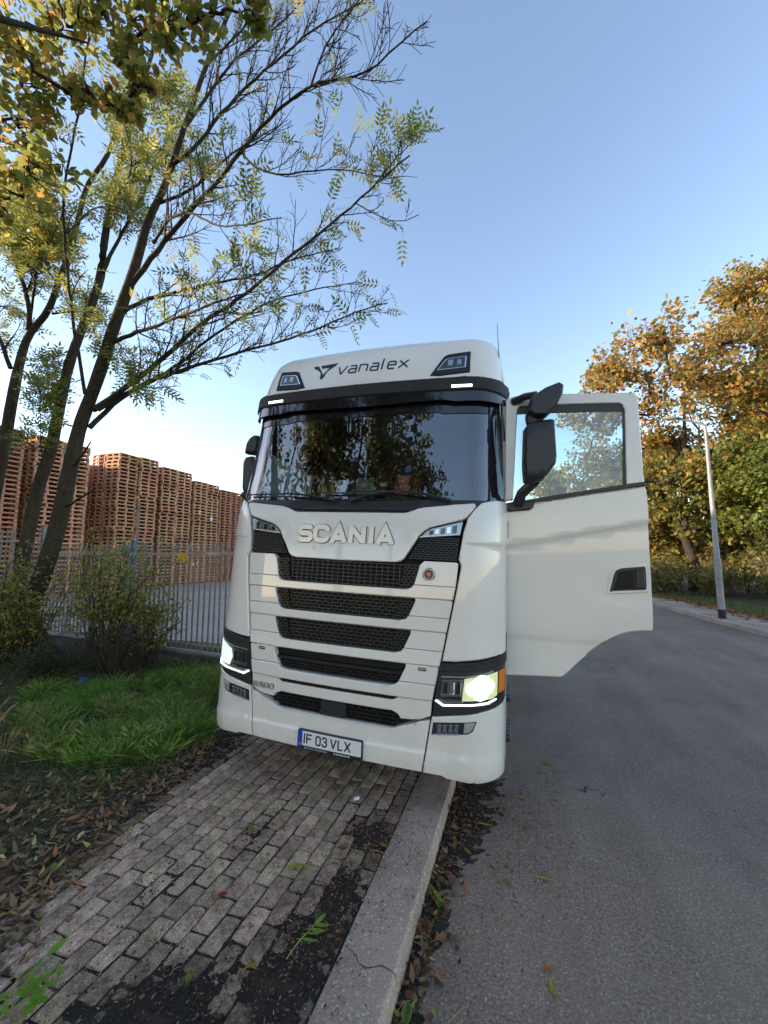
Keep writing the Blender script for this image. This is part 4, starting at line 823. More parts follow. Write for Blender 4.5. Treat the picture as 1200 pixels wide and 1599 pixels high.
for (x, y, z, lab) in ((-20.33, 21.9, 4.9, 'white paper label high on the fourth pallet stack'), (-20.33, 23.0, 4.55, 'white paper label at the far edge of the fourth pallet stack'), (-20.33, 21.6, 1.45, 'white paper label low on the fourth pallet stack behind the fence')):
    tag(Geo().box((x, y, z), (.01, .22, .26), rx=random.uniform(-.3, .3)).obj('paper_label', pw), lab, 'label')
# --- street lamp on the far footpath
lamp = empty('street_lamp', (5.68, 14.80, .11)); tag(lamp, 'grey street lamp with a bent arm on the far footpath', 'street lamp')
lp = rough_mat('lamp_post_paint', (.27, .26, .25), (.35, .34, .33), 2, 40, c3=(.28, .24, .20), c3_at=(.55, .8), rough=.5, bump=.1, spec=.5)
Geo().tube([(0, 0, .25), (0, 0, 1.75)], [.092, .088], 14).obj('base', lp, lamp, True)
Geo().tube([(0, 0, 1.72), (0, 0, 1.76), (0, 0, 5.80), (-.02, 0, 5.92)], [.095, .074, .042, .04], 14).obj('pole', lp, lamp, True)
Geo().tube([(0, 0, 0), (0, 0, .26)], [.098, .096], 14).obj('foot_sleeve', MT['matte'], lamp, True)
Geo().tube([(0, 0, 5.85), (-.06, -.01, 5.94), (-.45, -.03, 6.08), (-.75, -.05, 6.16)], [.036, .034, .030, .028], 10).obj('arm', lp, lamp, True)
hG = Geo(); prof = [(-.62, .04), (-.75, .085), (-.95, .105), (-1.10, .075), (-1.16, .03)]
V = []; n = 12
for (x, w) in prof:
    for k in range(n):
        a = 2 * math.pi * k / n; V.append((x, -.05 + w * math.cos(a), 6.165 - (x + .62) * .10 + max(-.4, math.sin(a)) * w * .55))
m = len(prof); F = [(j * n + i, j * n + (i + 1) % n, (j + 1) * n + (i + 1) % n, (j + 1) * n + i) for j in range(m - 1) for i in range(n)] + [tuple(range(n))[::-1], tuple((m - 1) * n + i for i in range(n))]
lh = mobj('lamp_head', V, F, lp, lamp, True, 50)
Geo().box((-.93, -.05, 6.162), (.30, .13, .012), ry=.10).obj('lens', plain('lamp_lens', (.5, .5, .48), .2), lh)
# ================================================================ trees and plants
bark = rough_mat('ash_bark', (.036, .026, .017), (.085, .064, .042), 2.0, 28, c3=(.07, .066, .026), c3_at=(.5, .75), rough=.95, bump=.8, bdist=.01, stretch=(1, 1, .35))
barkd = rough_mat('oak_bark', (.030, .025, .020), (.065, .052, .042), 2.0, 22, rough=.95, bump=.8, bdist=.012, stretch=(1, 1, .35))
stemm = rough_mat('shrub_stem', (.055, .038, .028), (.10, .07, .05), 3, 40, rough=.9, bump=.3)
class Tubes:                                         # many thin branches in one mesh
    def __init__(s): s.V = []; s.F = []; s.n = 0
    def add(s, P, r, k=5):
        P = np.asarray(P, float); m = len(P); r = np.asarray(r, float)
        T = np.gradient(P, axis=0); T /= np.linalg.norm(T, axis=1, keepdims=True) + 1e-9
        ref = np.where(np.abs(T[:, 2:3]) < .9, np.array([[0, 0, 1.]]), np.array([[1., 0, 0]]))
        ref = np.repeat(ref[:1], m, 0); X = np.cross(T, ref); X /= np.linalg.norm(X, axis=1, keepdims=True) + 1e-9; Y = np.cross(X, T)
        a = np.arange(k) * 2 * math.pi / k
        s.V.append((P[:, None] + (X[:, None] * np.cos(a)[None, :, None] + Y[:, None] * np.sin(a)[None, :, None]) * r[:, None, None]).reshape(-1, 3))
        I = np.arange(m * k).reshape(m, k) + s.n; J = np.roll(I, -1, 1)
        s.F.append(np.stack([I[:-1], J[:-1], J[1:], I[1:]], -1).reshape(-1, 4)); s.n += m * k
    def obj(s, name, mat, parent=None): return fobj(name, np.concatenate(s.V), np.concatenate(s.F), mat, parent, smooth=True)
def smooth_path(P, n=None):
    P = np.asarray(P, float); d = np.concatenate([[0], np.cumsum(np.linalg.norm(np.diff(P, axis=0), axis=1))]); n = n or max(6, int(d[-1] / .18))
    t = np.linspace(0, d[-1], n); Q = np.stack([np.interp(t, d, P[:, i]) for i in range(3)], -1)
    for _ in range(2): Q[1:-1] = .25 * Q[:-2] + .5 * Q[1:-1] + .25 * Q[2:]
    return Q
def unit(v): return v / (np.linalg.norm(v) + 1e-9)
def rand_rot(N, pitch_sd=.6, roll_sd=.6, yaw=None):
    y = rng.uniform(0, 2 * math.pi, N) if yaw is None else yaw; p = rng.normal(0, pitch_sd, N); r = rng.normal(0, roll_sd, N)
    cy, sy, cp, sp, cr, sr = np.cos(y), np.sin(y), np.cos(p), np.sin(p), np.cos(r), np.sin(r)
    return np.stack([np.stack([cy * cp, cy * sp * sr - sy * cr, cy * sp * cr + sy * sr], -1), np.stack([sy * cp, sy * sp * sr + cy * cr, sy * sp * cr - cy * sr], -1), np.stack([-sp, cp * sr, cp * cr], -1)], 1)
def scatter(name, TV, TF, pos, rot, sc, cols, mat, parent=None):
    TV = np.asarray(TV, float); TF = np.asarray(TF); N = len(pos); sc = np.broadcast_to(np.asarray(sc, float), (N,))
    V = np.einsum('nij,vj->nvi', rot, TV) * sc[:, None, None] + np.asarray(pos)[:, None]
    F = TF[None] + (np.arange(N) * len(TV))[:, None, None]
    return fobj(name, V.reshape(-1, 3), F.reshape(-1, TF.shape[1]), mat, parent, cols=np.repeat(np.asarray(cols), len(TV), 0))
def mixcols(N, pal, wts, sd=.12):
    i = rng.choice(len(pal), N, p=np.array(wts) / sum(wts)); c = np.array(pal)[i] * np.exp(rng.normal(0, sd, (N, 1))); c = c * np.exp(rng.normal(0, .05, (N, 3))); return np.clip(c, .003, .9)
# templates
def leaflet(L, w, n=1): return [(0, 0, 0), (L * .35, w / 2, -.06 * L), (L, 0, -.02 * L), (L * .35, -w / 2, -.06 * L)]
CT, CTF = [], []
for k in range(4):                                    # pinnate ash leaf: four pairs and an end leaflet
    for sgn in (1, -1):
        a = sgn * R(62); b = len(CT); x0 = .07 + k * .045
        for (x, y, z) in leaflet(.078, .027): CT.append((x0 + x * math.cos(a) - y * math.sin(a), x * math.sin(a) + y * math.cos(a), z - .25 * x0 * x0 * 4))
        CTF.append((b, b + 1, b + 2, b + 3))
b = len(CT); CT += [(.235 + x, y, z - .06) for x, y, z in leaflet(.085, .030)]; CTF.append((b, b + 1, b + 2, b + 3))
b = len(CT); CT += [(0, .0015, 0), (0, -.0015, 0), (.235, -.001, -.055), (.235, .001, -.055)]; CTF.append((b, b + 1, b + 2, b + 3))
OV = [(0, 0, 0), (.30, .30, .02), (.62, .27, -.03), (.72, 0, .0), (.62, -.27, -.03), (.30, -.30, .02), (1.0, .0, -.08), (.85, .16, -.06), (.85, -.16, -.06)]; OF = [(0, 1, 2, 3), (0, 3, 4, 5), (3, 2, 7, 6), (3, 6, 8, 4)]   # lobed broad leaf
SV = leaflet(1.0, .5); SF = [(0, 1, 2, 3)]

class Ash:
    def __init__(s): s.T = Tubes(); s.tips = []
    def limb(s, P, r0, r1, k=8, leaf=1.0, n2=12, L2=.9, start=.2, twigs=7, up=.35, bare=0.):
        Q = smooth_path(P); Q[1:-1] += rng.normal(0, .006, (len(Q) - 2, 3)); m = len(Q); r = (r0 + (r1 - r0) * np.linspace(0, 1, m) ** .8) * .85; s.T.add(Q, r, k)
        for i in range(n2):
            t = start + (1 - start) * (i + rng.random()) / n2; j = min(m - 2, int(t * (m - 1))); p = Q[j]; tg = unit(Q[j + 1] - Q[j])
            ax = unit(rng.normal(0, 1, 3)); side = unit(np.cross(tg, ax)); d = unit(tg * rng.uniform(.5, 1.0) + side * rng.uniform(.5, 1.0) + np.array([0, 0, up]))
            L = L2 * rng.uniform(.55, 1.25) * (1.15 - .5 * t); s.twig(p, d, L, min(r[j] * .5, .016), twigs, leaf, up, t)
    def twig(s, p, d, L, r, twigs, leaf, up, t):
        n = 7; P = [p]; dd = d.copy()
        for k in range(n - 1):
            dd = unit(dd + rng.normal(0, .13, 3) + np.array([0, 0, up * .16])); P.append(P[-1] + dd * L / (n - 1))
        P = np.array(P); s.T.add(P, np.linspace(r, .0045, n), 5)
        for q in range(twigs):
            u = .25 + .75 * (q + rng.random()) / twigs; j = min(n - 2, int(u * (n - 1))); tg = unit(P[j + 1] - P[j]); sd = unit(np.cross(tg, rng.normal(0, 1, 3)))
            d2 = unit(tg * .8 + sd * .8 + np.array([0, 0, up * .7])); l2 = L * rng.uniform(.25, .55) * (1.2 - .6 * u); Q = [P[j]]; m = 5
            for k in range(m - 1):
                d2 = unit(d2 + rng.normal(0, .16, 3) + np.array([0, 0, .06])); Q.append(Q[-1] + d2 * l2 / (m - 1))
            Q = np.array(Q); s.T.add(Q, np.linspace(max(.0042, r * .38), .0034, m), 3)
            for w in (2, 4):
                if rng.random() < leaf * .72: s.tips.append((Q[w], unit(Q[w] - Q[w - 1])))
        if rng.random() < leaf: s.tips.append((P[-1], dd))
def px(L, y0, y1):                                    # survey polyline -> 3-D limb whose distance runs from y0 to y1
    n = len(L); return [at(u, v, y0 + (y1 - y0) * i / max(1, n - 1)) for i, (u, v) in enumerate(L)]
def ash_tree(name, label, trunk, limbs, leafcols, seed, rep=2):
    global rng; rng = np.random.default_rng(seed)
    t = empty(name, tuple(trunk[0][0][0])); tag(t, label, 'tree', 'ash trees by the fence')
    loc = np.array(trunk[0][0][0]); A = Ash()
    for (P, r0, r1) in trunk:
        Q = smooth_path(P, max(10, len(P) * 3)); r = np.interp(np.linspace(0, 1, len(Q)), np.linspace(0, 1, len(r0)) if not np.isscalar(r0) else [0, 1], r0 if not np.isscalar(r0) else [r0, r1]); A.T.add(Q, r * .80 * (1 + rng.normal(0, .025, len(Q))), 14)
    for lm in limbs: A.limb(*lm[0], **lm[1])
    A.T.V = [v - loc for v in A.T.V]; A.T.obj('trunk', bark, t)
    N = len(A.tips)
    if N:
        pos = np.repeat(np.array([p for p, d in A.tips]), rep, 0); dr = np.repeat(np.array([d for p, d in A.tips]), rep, 0) + rng.normal(0, .55, (N * rep, 3)); dr[:, 2] -= .35
        dr /= np.linalg.norm(dr, axis=1, keepdims=True); yw = np.arctan2(dr[:, 1], dr[:, 0]); pt = -np.arcsin(dr[:, 2])
        cy, sy, cp, sp = np.cos(yw), np.sin(yw), np.cos(pt), np.sin(pt); M = np.zeros((N * rep, 3, 3)); rl = rng.normal(0, .5, N * rep); cr, sr = np.cos(rl), np.sin(rl)
        M[:, 0] = np.stack([cy * cp, cy * sp * sr - sy * cr, cy * sp * cr + sy * sr], -1); M[:, 1] = np.stack([sy * cp, sy * sp * sr + cy * cr, sy * sp * cr - cy * sr], -1); M[:, 2] = np.stack([-sp, cp * sr, cp * cr], -1)
        scatter('crown', CT, CTF, pos - loc, M, rng.uniform(.85, 1.5, N * rep), mixcols(N * rep, *leafcols), leafm, t)
    return t
ASHC = ([(.20, .24, .03), (.28, .28, .04), (.11, .15, .024), (.42, .32, .04)], [4, 4, 2.5, 1.2])
kw = lambda **k: k
# --- three leaning ash trunks
base3 = np.array([-7.45, 4.95, .1])
t3 = [base3] + px([(40, 965), (67.5, 897), (85.5, 841), (97, 796), (108, 740), (125, 663), (142, 621), (159, 573), (170, 536), (181, 502), (195.5, 465), (215, 405), (232, 340), (255, 300), (272, 249), (286, 204), (300, 167), (314.5, 122), (326, 93), (345, 50), (375, -20)], 4.95, 4.6)
lim3 = [
    ((px([(146, 640), (176, 621), (198, 604), (241, 573), (269, 547), (312, 507), (374, 467), (417, 432), (455, 398), (493, 370), (528, 341), (557, 318), (583, 291), (610, 268), (640, 243)], 4.9, 5.3), .060, .012), kw(leaf=.20, n2=26, L2=.85, start=.15)),
    ((px([(140, 668), (181, 626), (227, 598), (283, 578), (340, 561), (388, 546), (446, 530), (481, 520), (528, 499), (563, 483), (606, 473)], 4.95, 6.0), .052, .010), kw(leaf=.10, n2=36, L2=.85, start=.2, up=.5, twigs=9)),
    ((px([(153, 640), (185, 622), (227, 598), (270, 577), (320, 535), (370, 500), (420, 470), (480, 455), (560, 440)], 4.9, 5.8), .045, .008), kw(leaf=.15, n2=20, L2=.8)),
    ((px([(172, 535), (215, 519), (255, 505), (300, 487), (345, 468), (400, 455)], 4.85, 4.2), .045, .009), kw(leaf=.45, n2=16, L2=.75)),
    ((px([(188, 490), (230, 466), (283, 455), (340, 440), (400, 432), (452, 405), (520, 390)], 4.8, 5.4), .045, .008), kw(leaf=.30, n2=18, L2=.75)),
    ((px([(205, 445), (228, 415), (261, 372), (300, 326), (340, 286), (376, 236), (417, 186), (452, 157), (487, 131), (505, 122), (546, 125), (586, 108), (610, 81), (651, 41), (668, 33)], 4.78, 4.3), .058, .009), kw(leaf=.02, n2=40, L2=.85, start=.15, up=.45, twigs=9)),
    ((px([(487, 131), (497, 96), (508, 64), (534, 35), (565, -5)], 4.45, 4.2), .020, .008), kw(leaf=.02, n2=9, L2=.6, up=.5)),
    ((px([(376, 236), (392, 262), (430, 275), (480, 268), (530, 262), (590, 275)], 4.6, 4.9), .022, .007), kw(leaf=.2, n2=14, L2=.7, up=.6)),
    ((px([(246, 318), (297, 300), (330, 270), (359, 240), (400, 215), (440, 195)], 4.75, 5.3), .034, .008), kw(leaf=.2, n2=14, L2=.75)),
    ((px([(272, 255), (300, 240), (335, 190), (374, 143), (411, 114), (458, 73), (511, 29), (551, 14), (575, -5)], 4.7, 4.9), .040, .010), kw(leaf=.01, n2=38, L2=.8, up=.5, twigs=9)),
    ((px([(290, 198), (325, 150), (365, 93), (417, 55), (452, 26), (475, -5)], 4.7, 5.3), .034, .010), kw(leaf=.02, n2=30, L2=.75, up=.45, twigs=9)),
    ((px([(320, 105), (350, 75), (395, 30), (425, -10)], 4.65, 4.9), .028, .010), kw(leaf=.1, n2=10, L2=.7)),
    ((px([(106, 735), (120, 725), (135, 700), (142, 690)], 4.95, 4.5), .035, .012), kw(leaf=.0, n2=2, L2=.3)),
    ((px([(95, 792), (112, 788), (130, 775), (148, 763)], 4.94, 4.5), .030, .016), kw(leaf=.0, n2=0, L2=.3)),
    ((px([(583, 291), (605, 262), (630, 235), (655, 215)], 5.25, 5.2), .012, .006), kw(leaf=.6, n2=7, L2=.4, up=.6)),
    ((px([(557, 318), (585, 335), (610, 347), (632, 355), (655, 335)], 5.2, 5.2), .012, .006), kw(leaf=.02, n2=5, L2=.35)),
    ((px([(240, 380), (262, 340), (300, 330), (340, 355), (390, 350), (440, 340)], 4.8, 4.0), .03, .007), kw(leaf=.40, n2=14, L2=.7)),
]
ash_tree('ash_tree', 'leaning ash tree with long bare-twigged limbs reaching over the truck', [(t3, [.22, .19, .175, .165, .16, .15, .14, .125, .12, .11, .10, .085, .07, .06, .05, .045, .04, .03], 0)], lim3, ASHC, 11, 1)
base2 = np.array([-7.75, 5.15, .1])
t2 = [base2] + px([(22, 954), (31.5, 897), (43, 841), (52, 796), (65, 740), (76.5, 720), (88, 663), (99, 607), (110, 561), (122, 530), (136, 493), (150, 459), (161, 422), (160, 397), (167, 354), (173, 312), (184, 269), (198, 221), (212, 180), (230, 110), (250, 40)], 5.15, 5.3)
lim2 = [
    ((px([(161, 425), (176, 391), (204, 340), (224, 306), (240, 260), (262, 215), (300, 150)], 5.2, 5.7), .045, .010), kw(leaf=.55, n2=16, L2=.75)),
    ((px([(133, 615), (122, 550), (113, 493), (107, 437), (102, 391), (99, 297), (113, 227), (125, 164), (133, 93), (150, 20), (160, -30)], 4.75, 3.9), .034, .016), kw(leaf=.35, n2=14, L2=.6)),
    ((px([(120, 180), (102, 120), (85, 68), (68, 17), (60, -20)], 4.1, 3.9), .016, .008), kw(leaf=.3, n2=8, L2=.5)),
    ((px([(122, 170), (145, 160), (180, 175), (230, 180), (290, 165)], 4.1, 4.3), .014, .006), kw(leaf=.5, n2=10, L2=.5)),
    ((px([(100, 640), (80, 610), (70, 590), (75, 560)], 5.15, 5.0), .012, .006), kw(leaf=.9, n2=7, L2=.4)),
    ((px([(70, 725), (60, 690), (66, 640), (60, 600)], 5.1, 4.7), .012, .005), kw(leaf=.9, n2=8, L2=.42)),
    ((px([(170, 330), (200, 290), (210, 240), (190, 180)], 5.25, 4.6), .025, .008), kw(leaf=.6, n2=12, L2=.6)),
    ((px([(140, 490), (165, 500), (200, 560), (230, 600)], 5.1, 4.5), .014, .006), kw(leaf=.9, n2=9, L2=.45, up=.0)),
    ((px([(184, 269), (215, 250), (260, 240), (310, 250)], 5.2, 5.6), .022, .007), kw(leaf=.5, n2=10, L2=.6)),
]
ash_tree('ash_tree', 'middle one of the leaning ash trunks, with a slender dark side stem', [(t2, [.16, .15, .145, .14, .13, .125, .115, .105, .095, .09, .08, .07, .06, .05, .045, .04], 0)], lim2, ASHC, 12)
base1 = np.array([-9.0, 5.0, .12])
t1 = [base1] + px([(-45, 950), (-15, 800), (6, 706), (17, 635), (31, 564), (45, 516), (71, 499), (82, 473), (91, 442), (105, 408), (112, 380), (122, 346), (136, 283), (167, 252), (181, 207), (195, 140)], 5.0, 5.4)
lim1 = [
    ((px([(45, 516), (48, 493), (40, 451), (25, 408), (5, 350), (-10, 280)], 5.1, 4.8), .06, .015), kw(leaf=.9, n2=20, L2=.75)),
    ((px([(17, 575), (0, 530), (-20, 480), (-40, 420)], 5.05, 4.8), .05, .02), kw(leaf=.8, n2=12, L2=.7)),
    ((px([(48, 495), (55, 450), (60, 400), (70, 340), (60, 290)], 5.15, 4.6), .03, .01), kw(leaf=.9, n2=18, L2=.7)),
    ((px([(82, 490), (100, 487), (125, 490), (150, 480)], 5.2, 5.4), .025, .009), kw(leaf=.6, n2=8, L2=.5)),
    ((px([(91, 442), (70, 420), (45, 390), (20, 360)], 5.25, 4.7), .025, .009), kw(leaf=.9, n2=16, L2=.65)),
    ((px([(120, 350), (150, 320), (190, 330), (230, 350)], 5.3, 4.9), .025, .008), kw(leaf=.7, n2=12, L2=.6)),
    ((px([(30, 430), (60, 415), (90, 380), (60, 330), (20, 310)], 4.9, 4.3), .02, .008), kw(leaf=.9, n2=16, L2=.6)),
]
ash_tree('ash_tree', 'forked ash trunk at the edge with a dense yellow-green lower crown', [(t1, [.17, .16, .15, .14, .13, .12, .105, .08, .07, .065, .06, .055, .045, .035], 0)], lim1, ASHC, 13)

# --- broad-leaved trees built the same way: trunk, limbs to clumps, leaves through the clumps
def leafy_tree(name, label, loc, clumps, pal, wts, nleaf, size, trunk_h, r0, seed, group=None, cat='tree', barkm=None, fork=None, spread=.55, limbk=.30, low=None):
    global rng; rng = np.random.default_rng(seed); t = empty(name, tuple(loc)); tag(t, label, cat, group); T = Tubes(); loc = np.array(loc, float)
    top = np.array([0, 0, trunk_h]) + (np.array(fork) if fork is not None else 0); T.add(smooth_path([(0, 0, -.1), (.05, 0, trunk_h * .5), top], 8), np.linspace(r0 * 1.15, r0 * .7, 8), 12)
    pos, cid = [], []
    C = [(np.array(c[:3], float) - loc, np.array(c[3:6], float)) for c in clumps]
    zs = max(c[0][2] for c in C); lead = np.array([np.mean([c[0][0] for c in C]), np.mean([c[0][1] for c in C]), zs * .9]); T.add(smooth_path([top, top * .5 + lead * .5, lead], 9), np.linspace(r0 * .68, .01, 9), 9)
    C.sort(key=lambda x: np.linalg.norm(x[0] - top)); done = []
    for c, r in C:
        q = top + (lead - top) * np.clip((c[2] - top[2]) / (lead[2] - top[2] + 1e-6) * .6 - .1, 0, .85); 
        if done:
            nb = min(done, key=lambda d: np.linalg.norm(d - c))
            if np.linalg.norm(nb - c) < np.linalg.norm(q - c): q = nb
        done.append(c); mid = q * .5 + c * .5 + np.array([0, 0, -.06 * np.linalg.norm(c - q)])
        P = smooth_path([q, mid, c], 9); P[1:-1] += rng.normal(0, .05, (7, 3)); T.add(P, np.linspace(max(.02, r0 * limbk), .010, 9), 6)
        for k in range(9):
            e = c + unit(rng.normal(0, 1, 3)) * r * rng.uniform(.6, 1.0); b = P[rng.integers(4, 9)]; Q = smooth_path([b, (b + e) / 2 + rng.normal(0, .08, 3), e], 6); T.add(Q, np.linspace(.010 if limbk < .2 else .018, .005, 6), 4)
            for s in range(7): pos.append(Q[rng.integers(2, 6)] + rng.normal(0, 1, 3) * r * .20)
        n = int(nleaf * r.prod() ** (2 / 3) / sum(x[1].prod() ** (2 / 3) for x in C)); k = max(4, n // 14)
        cen = rng.normal(0, 1, (k, 3)); cen /= np.linalg.norm(cen, axis=1, keepdims=True); cen *= (rng.random((k, 1)) ** .33); cen = c + cen * r
        g = np.repeat(cen, 14, 0) + rng.normal(0, 1, (k * 14, 3)) * np.minimum(r.mean() * .15, spread * .45); pos += list(g)
    T.obj('trunk', barkm or barkd, t); pos = np.array(pos); N = len(pos)
    cols = mixcols(N, pal, wts, .18)
    if low:                                           # lower leaves are still green
        k = pos[:, 2] + rng.normal(0, low[1], N) + 1.2 * np.sin(pos[:, 0] * .9 + pos[:, 1]) < low[0]; cols[k] = mixcols(int(k.sum()), low[2], low[3], .18)
    TVs = (np.array(OV) - np.array([.5, 0, 0])); scatter('crown', TVs, OF, pos, rand_rot(N, .7, .8), rng.uniform(.7, 1.25, N) * size, cols, leafm, t); return t
ORG = [(.42, .19, .045), (.35, .225, .055), (.25, .23, .055), (.16, .175, .04), (.50, .28, .06)]
GRN = [(.09, .13, .025), (.14, .18, .03), (.22, .22, .04), (.28, .19, .04)]
OLV = [(.19, .165, .035), (.13, .125, .03), (.30, .19, .04), (.09, .10, .025)]
# near oak whose boughs hang into the picture from the side; its trunk stands out of frame
cl = []
for (u, v, Y, r) in ((15, 40, 2.7, .55), (50, 110, 2.9, .5), (30, 200, 3.0, .5), (60, 260, 3.1, .42), (15, 310, 3.0, .45), (100, 40, 3.0, .42), (165, 15, 3.1, .4), (225, 30, 3.2, .40), (285, 45, 3.3, .36), (330, 20, 3.4, .34), (210, 85, 3.3, .28), (140, 150, 3.2, .26), (195, 165, 3.3, .24), (-60, 150, 2.8, .7), (-70, 350, 3.0, .6), (250, -60, 3.1, .6), (80, -60, 2.8, .6), (225, 130, 3.3, .2), (395, 20, 3.5, .25)):
    p = at(u, v, Y); cl.append((*p, r, r, r * .8))
leafy_tree('oak_tree', 'dark oak boughs with green and rust leaves hanging over the upper corner', (-6.6, -1.2, .1), cl, [(.17, .21, .03), (.25, .26, .04), (.36, .31, .05), (.62, .31, .045), (.24, .14, .035)], [4.5, 4, 2.6, 1.3, .6], 2700, .12, 5.2, .20, 21, fork=(.3, .4, 0), limbk=.09)
# big autumn oak across the road
def crown(cx, cy, zc, rx, ry, rz, n, cr, seed, zmin=1.5):
    r = np.random.default_rng(seed); out = []
    for k in range(n):
        d = r.normal(0, 1, 3); d /= np.linalg.norm(d); d *= r.uniform(.55, 1.0); z = zc + d[2] * rz
        s = cr * r.uniform(.75, 1.25)
        if z > zmin: out.append((cx + d[0] * rx, cy + d[1] * ry, z, s, s, s * .75))
    return out
A = crown(8.3, 26, 9.6, 6.2, 4.6, 5.8, 66, 1.3, 3, 3.4) + crown(12.0, 26.5, 11.0, 2.6, 3, 4.4, 22, 1.2, 14, 4) + crown(9.6, 24.8, 4.4, 3.2, 1.4, 2.2, 16, 1.0, 15, 1.6)
leafy_tree('autumn_oak', 'tall oak with orange leaves and a dark forked trunk behind the street lamp', (8.9, 26, .1), A, ORG, [3.0, 3, 2.4, 1.6, 1.8], 20000, .235, 3.0, .30, 31, group='trees across the road', fork=(-.3, 0, 0), spread=1.3, low=(7.5, 1.8, GRN + OLV[:2], [2, 3, 3, 1.5, 3, 2]))
B = crown(14.8, 27.5, 12.0, 5.0, 4.6, 6.6, 58, 1.35, 4, 3.4)
leafy_tree('autumn_oak', 'highest rust and olive oak crown at the edge across the road', (15.2, 27.5, .1), B, ORG, [2.2, 3, 2.6, 2.2, 1.4], 20000, .235, 3.8, .32, 32, group='trees across the road', spread=1.3, low=(8.5, 2.0, GRN + OLV[:2], [2, 3, 3, 1.5, 3, 2]))
Cc = crown(11.2, 22.6, 5.0, 2.5, 2.2, 3.0, 28, 1.0, 5, 1.4)
leafy_tree('green_tree', 'bright green bushy tree just right of the street lamp post', (11.4, 22.8, .1), Cc, GRN, [3, 4, 2, .6], 12000, .19, 2.0, .16, 33, group='trees across the road', spread=1.0)
Dd = crown(8.0, 29.5, 5.6, 3.2, 2.6, 4.2, 34, 1.15, 6, 1.0)
leafy_tree('olive_tree', 'olive green tree filling the gap beside the open truck door', (7.2, 30, .1), Dd, OLV + [(.32, .16, .03)], [3, 3, 2, 1, 1], 16000, .22, 2.4, .2, 34, group='trees across the road', spread=1.2)
Ee = crown(5.0, 37, 5.5, 4.0, 3.0, 4.6, 24, 1.4, 7, 1)
leafy_tree('olive_tree', 'distant olive tree at the bend of the road behind the open door', (4.6, 37, .1), Ee, OLV + [(.36, .18, .03)], [3, 3, 2, 1, 1.2], 7000, .34, 2.2, .22, 35, group='trees across the road', spread=1.4)
Ff = crown(13.6, 34, 5.4, 3.6, 3.0, 4.2, 22, 1.3, 8, 1.2)
leafy_tree('olive_tree', 'olive tree seen between the forked oak trunk and the green tree', (13.4, 34, .1), Ff, OLV + [(.36, .18, .03)], [3, 3, 2, 1, 1.2], 9000, .28, 2.2, .22, 36, group='trees across the road', spread=1.4)
def shrub(name, label, loc, rx, ry, h, n, pal, wts, size, nst, seed, group=None, lean=0., leafT=(SV, SF), zlo=.15, mat=None, dens=None):
    global rng; rng = np.random.default_rng(seed); t = empty(name, tuple(loc)); tag(t, label, 'shrub', group); T = Tubes(); pos = []
    for k in range(nst):
        a = rng.uniform(0, 2 * math.pi); b = np.array([math.cos(a) * rx * .35 * rng.random(), math.sin(a) * ry * .35 * rng.random(), -.03]); q = rng.random() ** .5
        e = np.array([math.cos(a) * rx * q + lean, math.sin(a) * ry * q, h * rng.uniform(.45, 1.0) * (1 - .25 * q)]); mid = (b + e) / 2 + np.array([-math.cos(a) * rx * .12, -math.sin(a) * ry * .12, h * .10]) + rng.normal(0, .05 * h, 3)
        P = smooth_path([b, mid, e], 9); T.add(P, np.linspace(.012, .004, 9) * max(1, h / 1.8), 5)
        for j in range(6):
            i = rng.integers(3, 9); d = unit(rng.normal(0, 1, 3) + np.array([0, 0, .3])); Q = smooth_path([P[i], P[i] + d * h * .1, P[i] + d * h * .19 + rng.normal(0, .03, 3)], 5); T.add(Q, np.linspace(.005, .003, 5), 3)
            for s in range(max(1, n // (nst * 6))):
                p = Q[rng.integers(1, 5)] + rng.normal(0, .05 * h ** .5, 3)
                if p[2] > zlo: pos.append(p)
    T.obj('stems', stemm, t); N = len(pos)
    if N: scatter('foliage', leafT[0], leafT[1], np.array(pos), rand_rot(N, .7, .7), rng.uniform(.6, 1.3, N) * size, mixcols(N, pal, wts, .2), mat or leafm, t)
    return t
# scrub below the trees across the road
SCR = [(.24, .18, .07), (.18, .18, .055), (.32, .22, .09), (.14, .17, .045)]
for k, (x, y, rx, h, pal) in enumerate(((6.6, 23.5, 1.1, 1.9, SCR), (8.4, 22.4, 1.2, 1.6, SCR), (10.2, 21.2, 1.3, 2.2, SCR), (12.4, 20.2, 1.4, 2.6, GRN), (13.8, 18.4, 1.3, 2.4, SCR), (5.3, 27.5, 1.2, 2.0, SCR), (15.6, 20.5, 1.6, 3.4, GRN), (11.0, 24.5, 1.8, 2.6, GRN), (3.6, 33, 1.6, 2.4, SCR), (13.0, 23.6, 1.6, 3.0, GRN), (9.3, 23.8, 1.4, 2.3, OLV), (7.6, 25.2, 1.4, 2.2, OLV))):
    lab = ['brown scrub bush nearest the open door across the road', 'low tan scrub bush behind the verge left of the lamp post', 'scrub bush directly behind the street lamp post', 'green bush right of the lamp post', 'tan scrub bush at the far edge beside the footpath', 'brown scrub bush further along past the door edge', 'large green bush at the edge under the tall oak', 'green bush under the bright green tree', 'distant scrub bush at the road bend', 'green bush behind the tan scrub under the rust oak', 'olive bush beside the forked oak trunk', 'olive bush deeper behind the brown scrub'][k]
    shrub('scrub_bush', lab, (x, y, .12), rx, rx, h, 1500, pal, [3, 3, 2, 1], .17, 26, 50 + k, 'scrub across the road')
